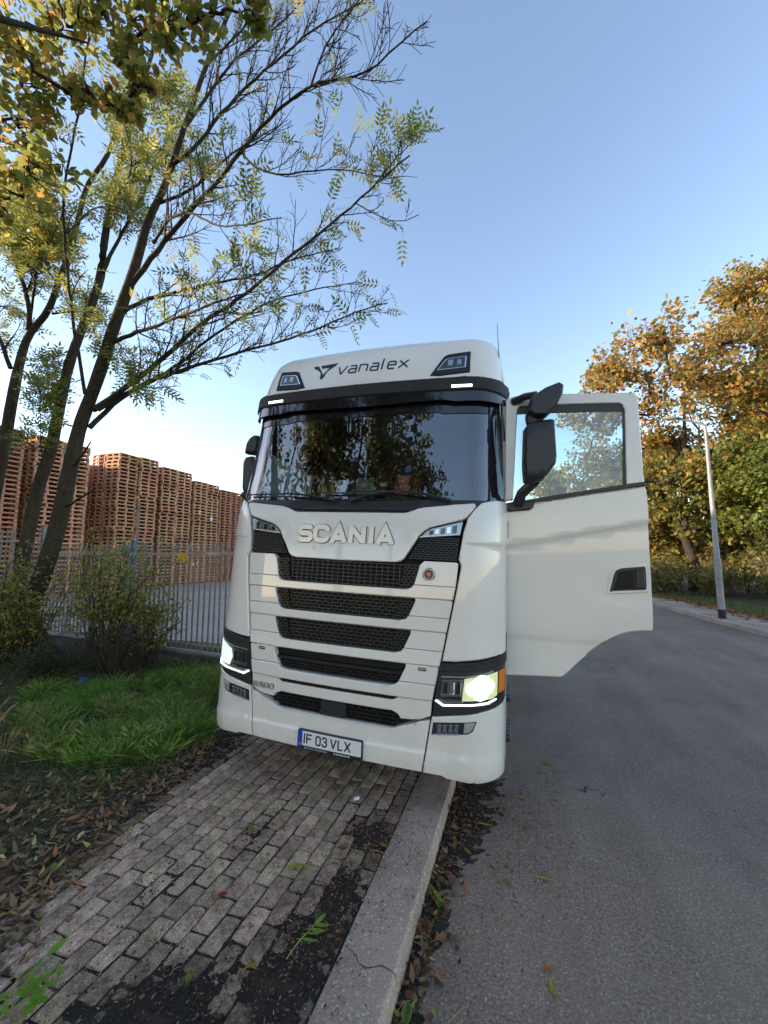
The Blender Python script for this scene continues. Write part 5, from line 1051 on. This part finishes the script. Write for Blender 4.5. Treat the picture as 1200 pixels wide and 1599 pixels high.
# a far hedge of trees closes the view where the road bends
rng = np.random.default_rng(90); N = 26000; q = rng.random(N); X = -40 + 110 * q; Yd = 62 + 10 * rng.random(N) + 6 * np.sin(X * .2); Zd = (rng.random(N) ** .8) * (7 + 2.5 * np.sin(X * .45) + 1.5 * np.sin(X * 1.3 + 2))
tag(scatter('far_treeline', np.array(OV) - np.array([.5, 0, 0]), OF, np.stack([X, Yd, Zd], -1), rand_rot(N, .8, .8), rng.uniform(.5, 1.1, N), mixcols(N, OLV + ORG[:2], [3, 3, 2, 2, 1, 1], .2), leafm), 'far line of olive and orange trees beyond the bend', 'trees', kind='stuff')
# trees standing behind the viewpoint; the truck's windscreen mirrors their dark crowns
for k, (x, y, zc, rr, rz, s) in enumerate(((-5.2, -5.2, 8.6, 2.6, 5.0, 61), (-9.6, -4.6, 8.6, 3.2, 5.2, 62), (-4.0, -10.5, 9.5, 2.8, 5.5, 63))):
    leafy_tree('shade_tree', ['dense dark tree behind the viewpoint mirrored in the windscreen', 'dense dark tree behind the viewpoint on the verge side', 'dark tree further back behind the viewpoint by the road'][k], (x, y, .1), crown(x, y, zc, rr, rr, rz, 34, 1.15, s, 2.2), [(.05, .06, .018), (.09, .085, .02), (.20, .11, .03)], [4, 3, 1], 6500, .22, 3.2, .22, s, spread=1.0)

# --- shrubs, grass and litter on the near verge
YG = [(.25, .25, .045), (.36, .31, .05), (.15, .17, .035), (.55, .40, .045)]
def v3(u, v): p = None; d = CR * (u - 600) + CU * (799.5 - v) + CF * FPX; t = (.12 - CAM_H) / d[2]; return np.array([0, 0, CAM_H]) + d * t
shrub('leafy_shrub', 'tall yellow-green leafy shrub in front of the palisade fence post', (-6.75, 5.25, .12), 1.15, .6, 2.4, 4200, YG, [4, 3, 3, 1], .075, 30, 71, zlo=.7)
shrub('leafy_shrub', 'thin-stemmed shrub with sparse leaves before the fence near the truck', (-5.75, 5.2, .12), .75, .45, 1.55, 1500, YG, [3, 2, 4, .6], .07, 24, 72, zlo=.35)
shrub('leafy_shrub', 'dense shrub with pale leaves around the foot of the leaning trunks', (-7.9, 4.6, .12), 1.05, .55, 2.15, 4200, YG, [3, 3, 4, .8], .072, 30, 73, zlo=.2)
shrub('dark_shrub', 'low dark green shrub on the ground under the leaning trunks', (-6.75, 4.35, .12), .5, .4, .62, 1500, [(.03, .05, .018), (.05, .075, .025), (.08, .09, .03)], [3, 3, 1], .055, 22, 74, zlo=.04)
shrub('bare_shrub', 'brown mostly bare shrub stems behind the grass bank', (-5.9, 4.75, .12), .7, .35, .95, 420, [(.12, .08, .03), (.09, .085, .03), (.2, .13, .04)], [3, 2, 1], .05, 44, 75, zlo=.1)
shrub('bare_shrub', 'tangle of brown twigs on the verge at the picture edge', (-8.2, 3.9, .14), .8, .5, 1.1, 700, [(.12, .09, .035), (.09, .085, .03), (.06, .075, .025)], [3, 2, 2], .05, 40, 76, zlo=.1)
# grass
GB = [(-.5, 0, 0), (.5, 0, 0), (.36, 0, .45), (-.36, 0, .45), (.05, .16, .85), (-.02, .30, 1.0)]
GT = [(0, 1, 2), (0, 2, 3), (3, 2, 4), (3, 4, 5)]
def grass(name, label, pts, h, w, pal, wts, lean=.35, seed=80, tuft=0, tr=.05):
    global rng; rng = np.random.default_rng(seed)
    if tuft:                                          # blades fan out from tufts of different heights
        n0 = len(pts); k = rng.integers(tuft // 2, tuft * 2, n0); idx = np.repeat(np.arange(n0), k); d = rng.normal(0, tr, (len(idx), 2)); P = pts[idx].copy(); P[:, :2] += d
        yaw = np.arctan2(-d[:, 0], d[:, 1]) + rng.normal(0, .6, len(idx)); hs = (rng.uniform(.5, 1.25, n0))[idx]; tc_ = mixcols(n0, pal, wts, .18)[idx]; pts = P
    N = len(pts); hh = h * rng.uniform(.5, 1.2, N)
    if tuft: hh = hh * hs; cols = tc_ * np.exp(rng.normal(0, .14, (N, 1)))
    else: yaw = rng.uniform(0, 2 * math.pi, N); cols = mixcols(N, pal, wts, .2)
    ln = np.abs(rng.normal(0, lean, N))
    cy, sy = np.cos(yaw), np.sin(yaw); T = np.array(GB); V = np.zeros((N, len(T), 3)); ww = w * rng.uniform(.6, 1.3, N)
    x = T[None, :, 0] * ww[:, None]; y = (T[None, :, 1] * (.4 + 2.2 * ln[:, None]) + T[None, :, 2] * ln[:, None] * .5) * hh[:, None]; z = T[None, :, 2] * hh[:, None] * (1 - .35 * np.minimum(ln, 1.2))[:, None]
    V[..., 0] = x * cy[:, None] - y * sy[:, None] + pts[:, 0:1]; V[..., 1] = x * sy[:, None] + y * cy[:, None] + pts[:, 1:2]; V[..., 2] = z + pts[:, 2:3]
    F = np.array(GT)[None] + (np.arange(N) * len(T))[:, None, None]
    return tag(fobj(name, V.reshape(-1, 3), F.reshape(-1, 3), leafm, cols=np.repeat(cols, len(T), 0)), label, 'grass', kind='stuff')
rng = np.random.default_rng(81)
def pts_poly(poly, n, clump=.0):                     # random points inside a ground polygon given in world x,y
    P = np.array(poly); out = np.zeros((0, 2))
    while len(out) < n:
        q = rng.uniform(P.min(0), P.max(0), (n * 2, 2)); ins = np.zeros(len(q), bool); j = len(P) - 1
        for i in range(len(P)):
            c = ((P[i, 1] > q[:, 1]) != (P[j, 1] > q[:, 1])) & (q[:, 0] < (P[j, 0] - P[i, 0]) * (q[:, 1] - P[i, 1]) / (P[j, 1] - P[i, 1] + 1e-12) + P[i, 0]); ins ^= c; j = i
        if clump: ins &= (fbm(q[:, 0] * 1.6, q[:, 1] * 1.6, 6.6, 4) + clump * rng.random(len(q)) > .12)
        out = np.concatenate([out, q[ins]])
    return out[:n]
def on_verge(P): return np.stack([P[:, 0], P[:, 1], verge_z(P[:, 0], P[:, 1]) - .005], -1)
w2 = lambda L: [tuple(v3(u, v)[:2]) for u, v in L]
GP = w2([(345, 1080), (340, 1130), (318, 1158), (262, 1182), (195, 1196), (120, 1198), (60, 1188), (30, 1120), (60, 1085), (150, 1085), (230, 1075), (290, 1045), (330, 1042)])
GRS = [(.12, .27, .02), (.09, .20, .018), (.19, .31, .035), (.34, .30, .11)]
grass('verge_grass', 'bright green tufted grass on the verge beside the truck', on_verge(pts_poly(GP, 620, .28)), .17, .0032, GRS, [4, 4, 2, 2.0], .5, 82, 34, .06)
grass('verge_grass_thin', 'thin darker grass and weeds in the leaf mould', on_verge(pts_poly(w2([(345, 1040), (345, 1100), (330, 1165), (200, 1240), (60, 1270), (-60, 1260), (-80, 1060), (100, 1045)]), 5200, .8)), .15, .008, [(.05, .085, .016), (.08, .10, .025), (.14, .12, .04)], [3, 2, 1], .6, 83)
grass('dry_grass', 'tall straw coloured dry grass clump at the picture edge', on_verge(pts_poly(w2([(35, 1150), (35, 1215), (10, 1230), (-60, 1230), (-90, 1160), (0, 1150)]), 11)), .34, .0024, [(.34, .27, .11), (.24, .20, .08), (.16, .17, .05)], [4, 3, 1.5], .22, 84, 26, .05)
fg_ = np.stack([np.interp(q := 10 + 19 * rng.random(5000), [y for y, x in RX], [x for y, x in RX]) + 1.75 + 1.5 * rng.random(5000) ** 1.3, q, np.full(5000, .11)], -1)
grass('far_verge_grass', 'strip of green grass along the far footpath', fg_, .14, .022, [(.07, .13, .02), (.10, .15, .03), (.16, .13, .04)], [3, 3, 1], .5, 85)
# ================================================================ fallen leaves and other small things
rng = np.random.default_rng(101)
def leaf_mesh(name, col, L, w, curl=.25, fold=.25, lobed=False):
    n = 9; V = []; F = []
    for i in range(n):
        t = i / (n - 1); k = math.sin(math.pi * min(1, t ** .8)) ** .75 * (1 if not lobed else (.75 + .35 * math.cos(t * 17)))
        for s in (-1, -.5, 0, .5, 1): V.append((t * L, s * w / 2 * k, curl * L * (t - .5) ** 2 + fold * abs(s) * w * k * .5 + random.uniform(-.01, .01) * w))
    for i in range(n - 1):
        for j in range(4): F.append((i * 5 + j, (i + 1) * 5 + j, (i + 1) * 5 + j + 1, i * 5 + j + 1))
    V += [(-.35 * L, 0, .0), (-.35 * L, .0, .003), (.02 * L, .0015, .004), (.02 * L, -.0015, .002)]; b = 45; F.append((b, b + 1, b + 2, b + 3))
    me = fast_mesh(name, V, np.array([f for f in F]), leafm, cols=np.tile(np.array(col), (len(V), 1)), smooth=True); return me
GREENY, YEL, PALE, ORA, TAN, BRN = (.24, .27, .035), (.45, .33, .035), (.30, .32, .09), (.52, .16, .025), (.36, .19, .09), (.18, .07, .035)
def ground_at(x, y):
    if x > -.57: return .014 if x < -.3 else .006
    if x > -.85: return .116
    if x > np.interp(y, [1.0, 1.3, 1.7, 2.4, 3.4], [-2.1, -2.3, -2.5, -2.7, -2.8]): return .104
    return verge_at(x, y) + .006
def fallen(label, x, y, col, L, w, yaw, z=None, **k):
    o = link(bpy.data.objects.new('fallen_leaf', leaf_mesh('fallen_leaf', col, L, w, **k))); o.location = (x, y, (ground_at(x, y) if z is None else z) + .004); o.rotation_euler = (random.uniform(-.12, .12), random.uniform(-.1, .1), yaw)
    return tag(o, label, 'leaf', 'single fallen leaves')
p = lambda u, v: v3(u, v)[:2]
for (lab, (x, y), col, L, w, yaw, kk) in (
    ('yellow curled leaf on the pavers near the black moss patch', (-1.21, 1.71), YEL, .055, .026, 1.2, {}),
    ('pale green pointed leaf lying on pavers at the front', p(292, 1532), GREENY, .070, .030, 2.0, {}),
    ('tan crumpled leaf in the middle of the pavers by the kerb', (-1.14, 2.53), TAN, .06, .05, .4, dict(lobed=True)),
    ('small yellow-green leaf on dark soil against the kerb', (-.90, 2.64), GREENY, .065, .024, -.4, {}),
    ('small green leaf on the pavers towards the grass side', (-1.80, 2.51), GREENY, .075, .032, -.2, {}),
    ('large oval green leaf standing in the gutter at the front', (-.50, 1.80), (.14, .26, .06), .095, .045, 1.75, dict(fold=.5)),
    ('pinkish brown lobed leaf in the gutter beside the kerb', (-.46, 2.21), TAN, .07, .06, .8, dict(lobed=True)),
    ('round green leaf in the gutter next to the pinkish leaf', (-.51, 2.14), (.20, .28, .06), .060, .045, 1.4, {}),
    ('orange leaf alone on the asphalt', (.04, 2.24), ORA, .045, .036, .2, dict(lobed=True)),
    ('yellow curled leaf on the asphalt nearest the viewer', (.09, 2.11), (.38, .34, .05), .09, .028, 1.8, dict(curl=.9)),
    ('green-yellow leaf on the asphalt beyond the orange leaf', (.05, 2.81), (.36, .34, .06), .085, .024, .1, {}),
    ('tan leaf on the asphalt near the gutter', (-.11, 2.70), TAN, .06, .042, 2.4, dict(lobed=True)),
    ('tiny pale leaf on the asphalt beside the bumper corner', (-.06, 3.63), PALE, .06, .03, .3, {}),
    ('long yellow-green leaf in the gutter under the bumper', p(748, 1262), (.40, .36, .05), .10, .024, .1, {}),
    ('green leaf tip on the gutter dirt below the bumper', p(725, 1298), GREENY, .075, .026, -.8, {}),
    ('upright green leaf in the gutter litter below the bumper', p(708, 1298), GREENY, .08, .026, 1.5, {}),
    ('rust red leaf on the pavers beside the moss', p(340, 1395), (.32, .06, .03), .055, .05, .6, dict(lobed=True)),
    ('brown leaf on pavers towards the truck bumper', p(440, 1292), (.30, .10, .04), .05, .045, 1.6, dict(lobed=True)),
    ('pale green leaf on leaf mould by the paving edge', p(85, 1345), PALE, .08, .032, -.6, {}),
    ('long pale leaf on dark leaf mould below the grass', p(140, 1245), (.36, .36, .14), .095, .028, .7, {}),
): fallen(lab, float(x), float(y), col, L, w, yaw, **kk)
def sprig(label, x, y, yaw, col, leaves, stalk, Ls=.075, w=.024):
    t = empty('leaf_sprig', (x, y, ground_at(x, y) + .006), (0, 0, yaw)); tag(t, label, 'leaf sprig')
    Geo().tube([(0, 0, .002), (stalk * .5, .006, .008), (stalk, 0, .004)], .0018, 5).obj('stalk', plain('pale_stalk', (.34, .36, .08), .6), t)
    me = leaf_mesh('leaflet', col, Ls, w)
    for (d, a) in leaves:
        o = link(bpy.data.objects.new('leaflet', me), t); o.location = (d * stalk, 0, .005); o.rotation_euler = (random.uniform(-.3, .3), random.uniform(-.15, .05), a)
    return t
sprig('three-leaflet yellow-green sprig lying on the pavers', -1.36, 2.44, -1.1, (.34, .34, .06), [(1, 0), (1, 1.1), (1, -1.1)], .14)
sprig('sprig with a ladder of green leaflets on the black moss', -1.06, 1.80, 1.35, (.26, .36, .05), [(.55, -1.1), (.72, -1.1), (.86, -1.15), (1.0, -1.0), (1.0, -.15)], .19, .080, .020)
sprig('small green sprig on the asphalt far beside the truck', .27, 4.22, 2.4, (.22, .28, .05), [(.7, .8), (.85, -.8), (1, 0)], .10, .07, .026)
sprig('pale sprig on leaf mould at the picture edge', *[float(v) for v in p(30, 1440)], -1.7, (.34, .36, .12), [(1, .5), (1, -.6), (.7, .9)], .20, .085, .034)
sprig('sprig with curling stalk at the kerb foot', *[float(v) for v in p(672, 1352)], -1.0, (.28, .32, .06), [(.5, .3), (1, -.2), (1, .4)], .10, .075, .024)
# bright weed in the front corner
wd = empty('weed', (-2.03, 1.24, .11)); tag(wd, 'bright green leafy weed in the front corner of the paving', 'plant')
wl = leaf_mesh('leaf', (.17, .34, .03), .072, .026, curl=.4)
for k in range(19):
    o = link(bpy.data.objects.new('leaf', wl), wd); a = k * 2.4; o.location = (.12 * math.cos(a) * (k % 4) / 3 + .10, .10 * math.sin(a) * (k % 3) / 2 + .06, .03 + .02 * (k % 5)); o.rotation_euler = (random.uniform(-.3, .3), -random.uniform(.0, .5), a * .6 + random.uniform(-.4, .4)); o.scale = (.7 + .5 * random.random(),) * 3
G = Geo()
for k in range(5): a = k * 1.4; G.tube([(.03, .02, 0), (.05 + .05 * math.cos(a), .03 + .05 * math.sin(a), .06), (.10 + .10 * math.cos(a), .06 + .08 * math.sin(a), .09)], .002, 5)
G.obj('stem', plain('weed_stem', (.16, .25, .05), .6), wd)
# litter masses
LV = leaflet(1.0, .36); BRNS = [(.13, .068, .035), (.20, .11, .055), (.08, .045, .026), (.28, .17, .08), (.22, .20, .07), (.40, .38, .15), (.32, .12, .05)]
def litter(name, label, P, zf, size, pal, wts, T=(LV, SF), seed=1, tilt=.25):
    global rng; rng = np.random.default_rng(seed); N = len(P); pos = np.stack([P[:, 0], P[:, 1], zf(P) + np.abs(rng.normal(0, .006, N)) + .003], -1)
    return tag(scatter(name, T[0], T[1], pos, rand_rot(N, tilt, tilt), rng.uniform(.6, 1.3, N) * size, mixcols(N, pal, wts, .22), leafdry), label, 'leaf litter', kind='stuff')
vz = lambda P: verge_z(P[:, 0], P[:, 1])
VP = w2([(335, 1165), (290, 1215), (200, 1275), (130, 1345), (80, 1420), (60, 1500), (60, 1600), (-40, 1620), (-60, 1300), (0, 1215), (150, 1215), (250, 1190), (320, 1130)])
rng = np.random.default_rng(5)
litter('verge_litter', 'brown and pale fallen leaves along the paving edge', pts_poly(VP, 1500), vz, .075, BRNS, [3, 3, 3, 2, 1.6, 2.0, .7], seed=111, tilt=.4)
litter('verge_litter_broad', 'broad brown leaves on the leaf mould', pts_poly(VP, 450), vz, .055, BRNS, [3, 3, 3, 2, .4, .2, 1], (np.array(OV) - np.array([.5, 0, 0]), OF), 112, .4)
litter('wood_litter', 'dead leaves under the shrubs and trees', pts_poly(w2([(340, 1035), (340, 1060), (200, 1100), (-100, 1110), (-100, 1020), (200, 1025)]), 1500), vz, .07, BRNS, [3, 3, 3, 1, .6, .6, .6], seed=113, tilt=.4)
edge_ = np.stack([np.interp(q2 := rng.uniform(1.1, 4.4, 1000), [1.0, 1.3, 1.7, 2.4, 3.4, 5], [-2.15, -2.32, -2.56, -2.72, -2.86, -3.0]) + rng.normal(0, .12, 1000), q2], -1)
litter('paving_edge_litter', 'dead leaves drifted onto the last row of pavers', edge_, lambda P: np.maximum(verge_z(P[:, 0], P[:, 1]), .10), .06, BRNS, [3, 3, 3, 2, 1, .6, 1], seed=119, tilt=.35)
gut = np.stack([-.565 + np.abs(rng.normal(0, .075, 420)), rng.uniform(1.2, 4.2, 420)], -1)
litter('gutter_litter', 'mixed brown and green leaves lying in the gutter', gut, lambda P: np.full(len(P), .008), .062, [(.10, .055, .030), (.17, .10, .05), (.22, .09, .045), (.24, .25, .05), (.30, .22, .05), (.05, .03, .02)], [3, 2, 1.5, 1.6, .8, 2], seed=114, tilt=.45)
litter('gutter_litter_broad', 'broad brown leaves lying in the gutter', np.stack([-.56 + np.abs(rng.normal(0, .08, 220)), rng.uniform(1.2, 4.4, 220)], -1), lambda P: np.full(len(P), .008), .05, [(.11, .05, .03), (.20, .09, .05), (.26, .13, .07), (.06, .035, .025)], [3, 2, 1, 2], (np.array(OV) - np.array([.5, 0, 0]), OF), 115, .45)
# grains of soil spilling from the patches over the pavers
sg_ = np.concatenate([np.stack([rng.normal(cx, sx * .75, int(1500 * a * (sx * sy) ** .5)), rng.normal(cy, sy * .75, int(1500 * a * (sx * sy) ** .5))], -1) for (cx, cy, sx, sy, a) in PATCH[:9]])
sg_ = sg_[(sg_[:, 0] < -.80) & (sg_[:, 0] > -2.9)]
litter('soil_grains', 'grains of dark soil spilling over the pavers', sg_, lambda P: np.where(P[:, 0] > -.85, .113, .1005), .013, [(.02, .015, .011), (.04, .028, .018), (.07, .045, .03)], [3, 2, 1], (np.array(OV) - np.array([.5, 0, 0]), OF), 120, .5)
# crumbs of red-brown leaf on paving, kerb and road
CR_ = [(.22, .095, .055), (.30, .13, .07), (.14, .065, .04), (.40, .22, .12)]
cps = []
for (cx, cy, sx, sy, n) in ((-.98, 2.7, .16, .30, 700), (-1.05, 2.05, .14, .5, 600), (-1.4, 1.7, .3, .4, 500), (-1.75, 2.5, .3, .5, 700), (-2.2, 2.2, .4, .7, 800), (-1.3, 3.3, .5, .5, 800), (-.72, 2.9, .08, .5, 200), (-2.4, 3.0, .3, .8, 600), (-1.6, 2.0, .6, .6, 500)):
    cps.append(np.stack([rng.normal(cx, sx, n), rng.normal(cy, sy, n)], -1))
cps.append(np.stack([rng.uniform(-2.7, -.86, 2600), 1.2 + 3 * rng.random(2600)], -1)); cps = np.concatenate(cps); cps = cps[(cps[:, 0] < -.59) & (cps[:, 0] > -2.9)]
litter('leaf_crumbs', 'red-brown crumbs of leaf scattered on the paving', cps, lambda P: np.where(P[:, 0] > -.85, .113, .102), .019, CR_, [3, 2, 2, 1], seed=116, tilt=.3)
rc = np.concatenate([np.stack([rng.normal(-.12, .22, 1100), rng.normal(3.35, .4, 1100)], -1), np.stack([rng.normal(-.30, .14, 400), rng.normal(2.9, .8, 400)], -1), np.stack([rng.normal(.1, .30, 700), rng.normal(4.1, .7, 700)], -1), np.stack([rng.uniform(-.5, 2.5, 220), rng.uniform(1.6, 6, 220)], -1)]); rc = rc[rc[:, 0] > -.56]
litter('road_crumbs', 'brown crumbs of leaf scattered on the asphalt', rc, lambda P: np.where(P[:, 0] < -.2, .010, .003), .022, CR_, [3, 2, 2, 1], seed=117, tilt=.25)
tw = Tubes()
for k in range(70):
    x = rng.uniform(-2.9, .35); y = rng.uniform(1.25, 3.4); a = rng.uniform(0, math.pi); L = rng.uniform(.04, .14); z = ground_at(x, y) + .004
    tw.add([(x, y, z), (x + L * .5 * math.cos(a), y + L * .5 * math.sin(a), z + .004 + .01 * rng.random()), (x + L * math.cos(a + .3 * rng.normal()), y + L * math.sin(a), z)], [.0016, .0014, .001], 4)
tag(tw.obj('leaf_stalks', plain('straw_stalk', (.34, .30, .12), .7)), 'thin straw coloured leaf stalks strewn on paving and road', 'stalks', kind='stuff')
yq = rng.uniform(9, 27, 2200); xq = np.interp(yq, [y for y, x in RX], [x for y, x in RX]) + 1.55 + rng.normal(0, .22, 2200)
litter('footpath_litter', 'orange leaves drifted along the back of the far footpath', np.stack([xq, yq], -1), lambda P: np.full(len(P), .118), .13, [(.34, .13, .04), (.24, .10, .04), (.16, .08, .04)], [3, 2, 2], (np.array(OV) - np.array([.5, 0, 0]), OF), 118, .35)
# scraps
sc = empty('paper_scrap', (-1.235, 3.02, .104), (0, 0, .4)); tag(sc, 'scrap of white paper on the pavers before the bumper', 'litter')
mobj('sheet', [(0, 0, 0), (.04, 0, .004), (.042, .02, .016), (.002, .022, .012), (.02, .011, .012)], [(0, 1, 4), (1, 2, 4), (2, 3, 4), (3, 0, 4)], plain('scrap_paper', (.75, .76, .8), .7), sc)
bq = v3(126, 1084); bz = verge_at(float(bq[0]), float(bq[1]))
bs = empty('plastic_scrap', (float(bq[0]), float(bq[1]), bz)); tag(bs, 'torn blue plastic scrap caught in the scrub above the grass', 'litter')
G = Geo(); xs = np.linspace(-.09, .09, 6)
V = [(x, .03 * math.sin(i * 2.1), .04 + .02 * math.cos(i * 1.7)) for i, x in enumerate(xs)] + [(x * .9 + .02, .03 * math.cos(i * 2.3), .15 + .025 * math.sin(i * 1.3) + .03 * (x > 0)) for i, x in enumerate(xs)]
mobj('sheet', V, [(i, i + 1, 7 + i, 6 + i) for i in range(5)], plain('blue_plastic', (.015, .10, .32), .4), bs, True)
Geo().tube([(-.05, 0, 0), (-.045, .01, .1)], .012, 6).obj('stem', plain('blue_plastic_stem', (.02, .08, .24), .5), bs, True)
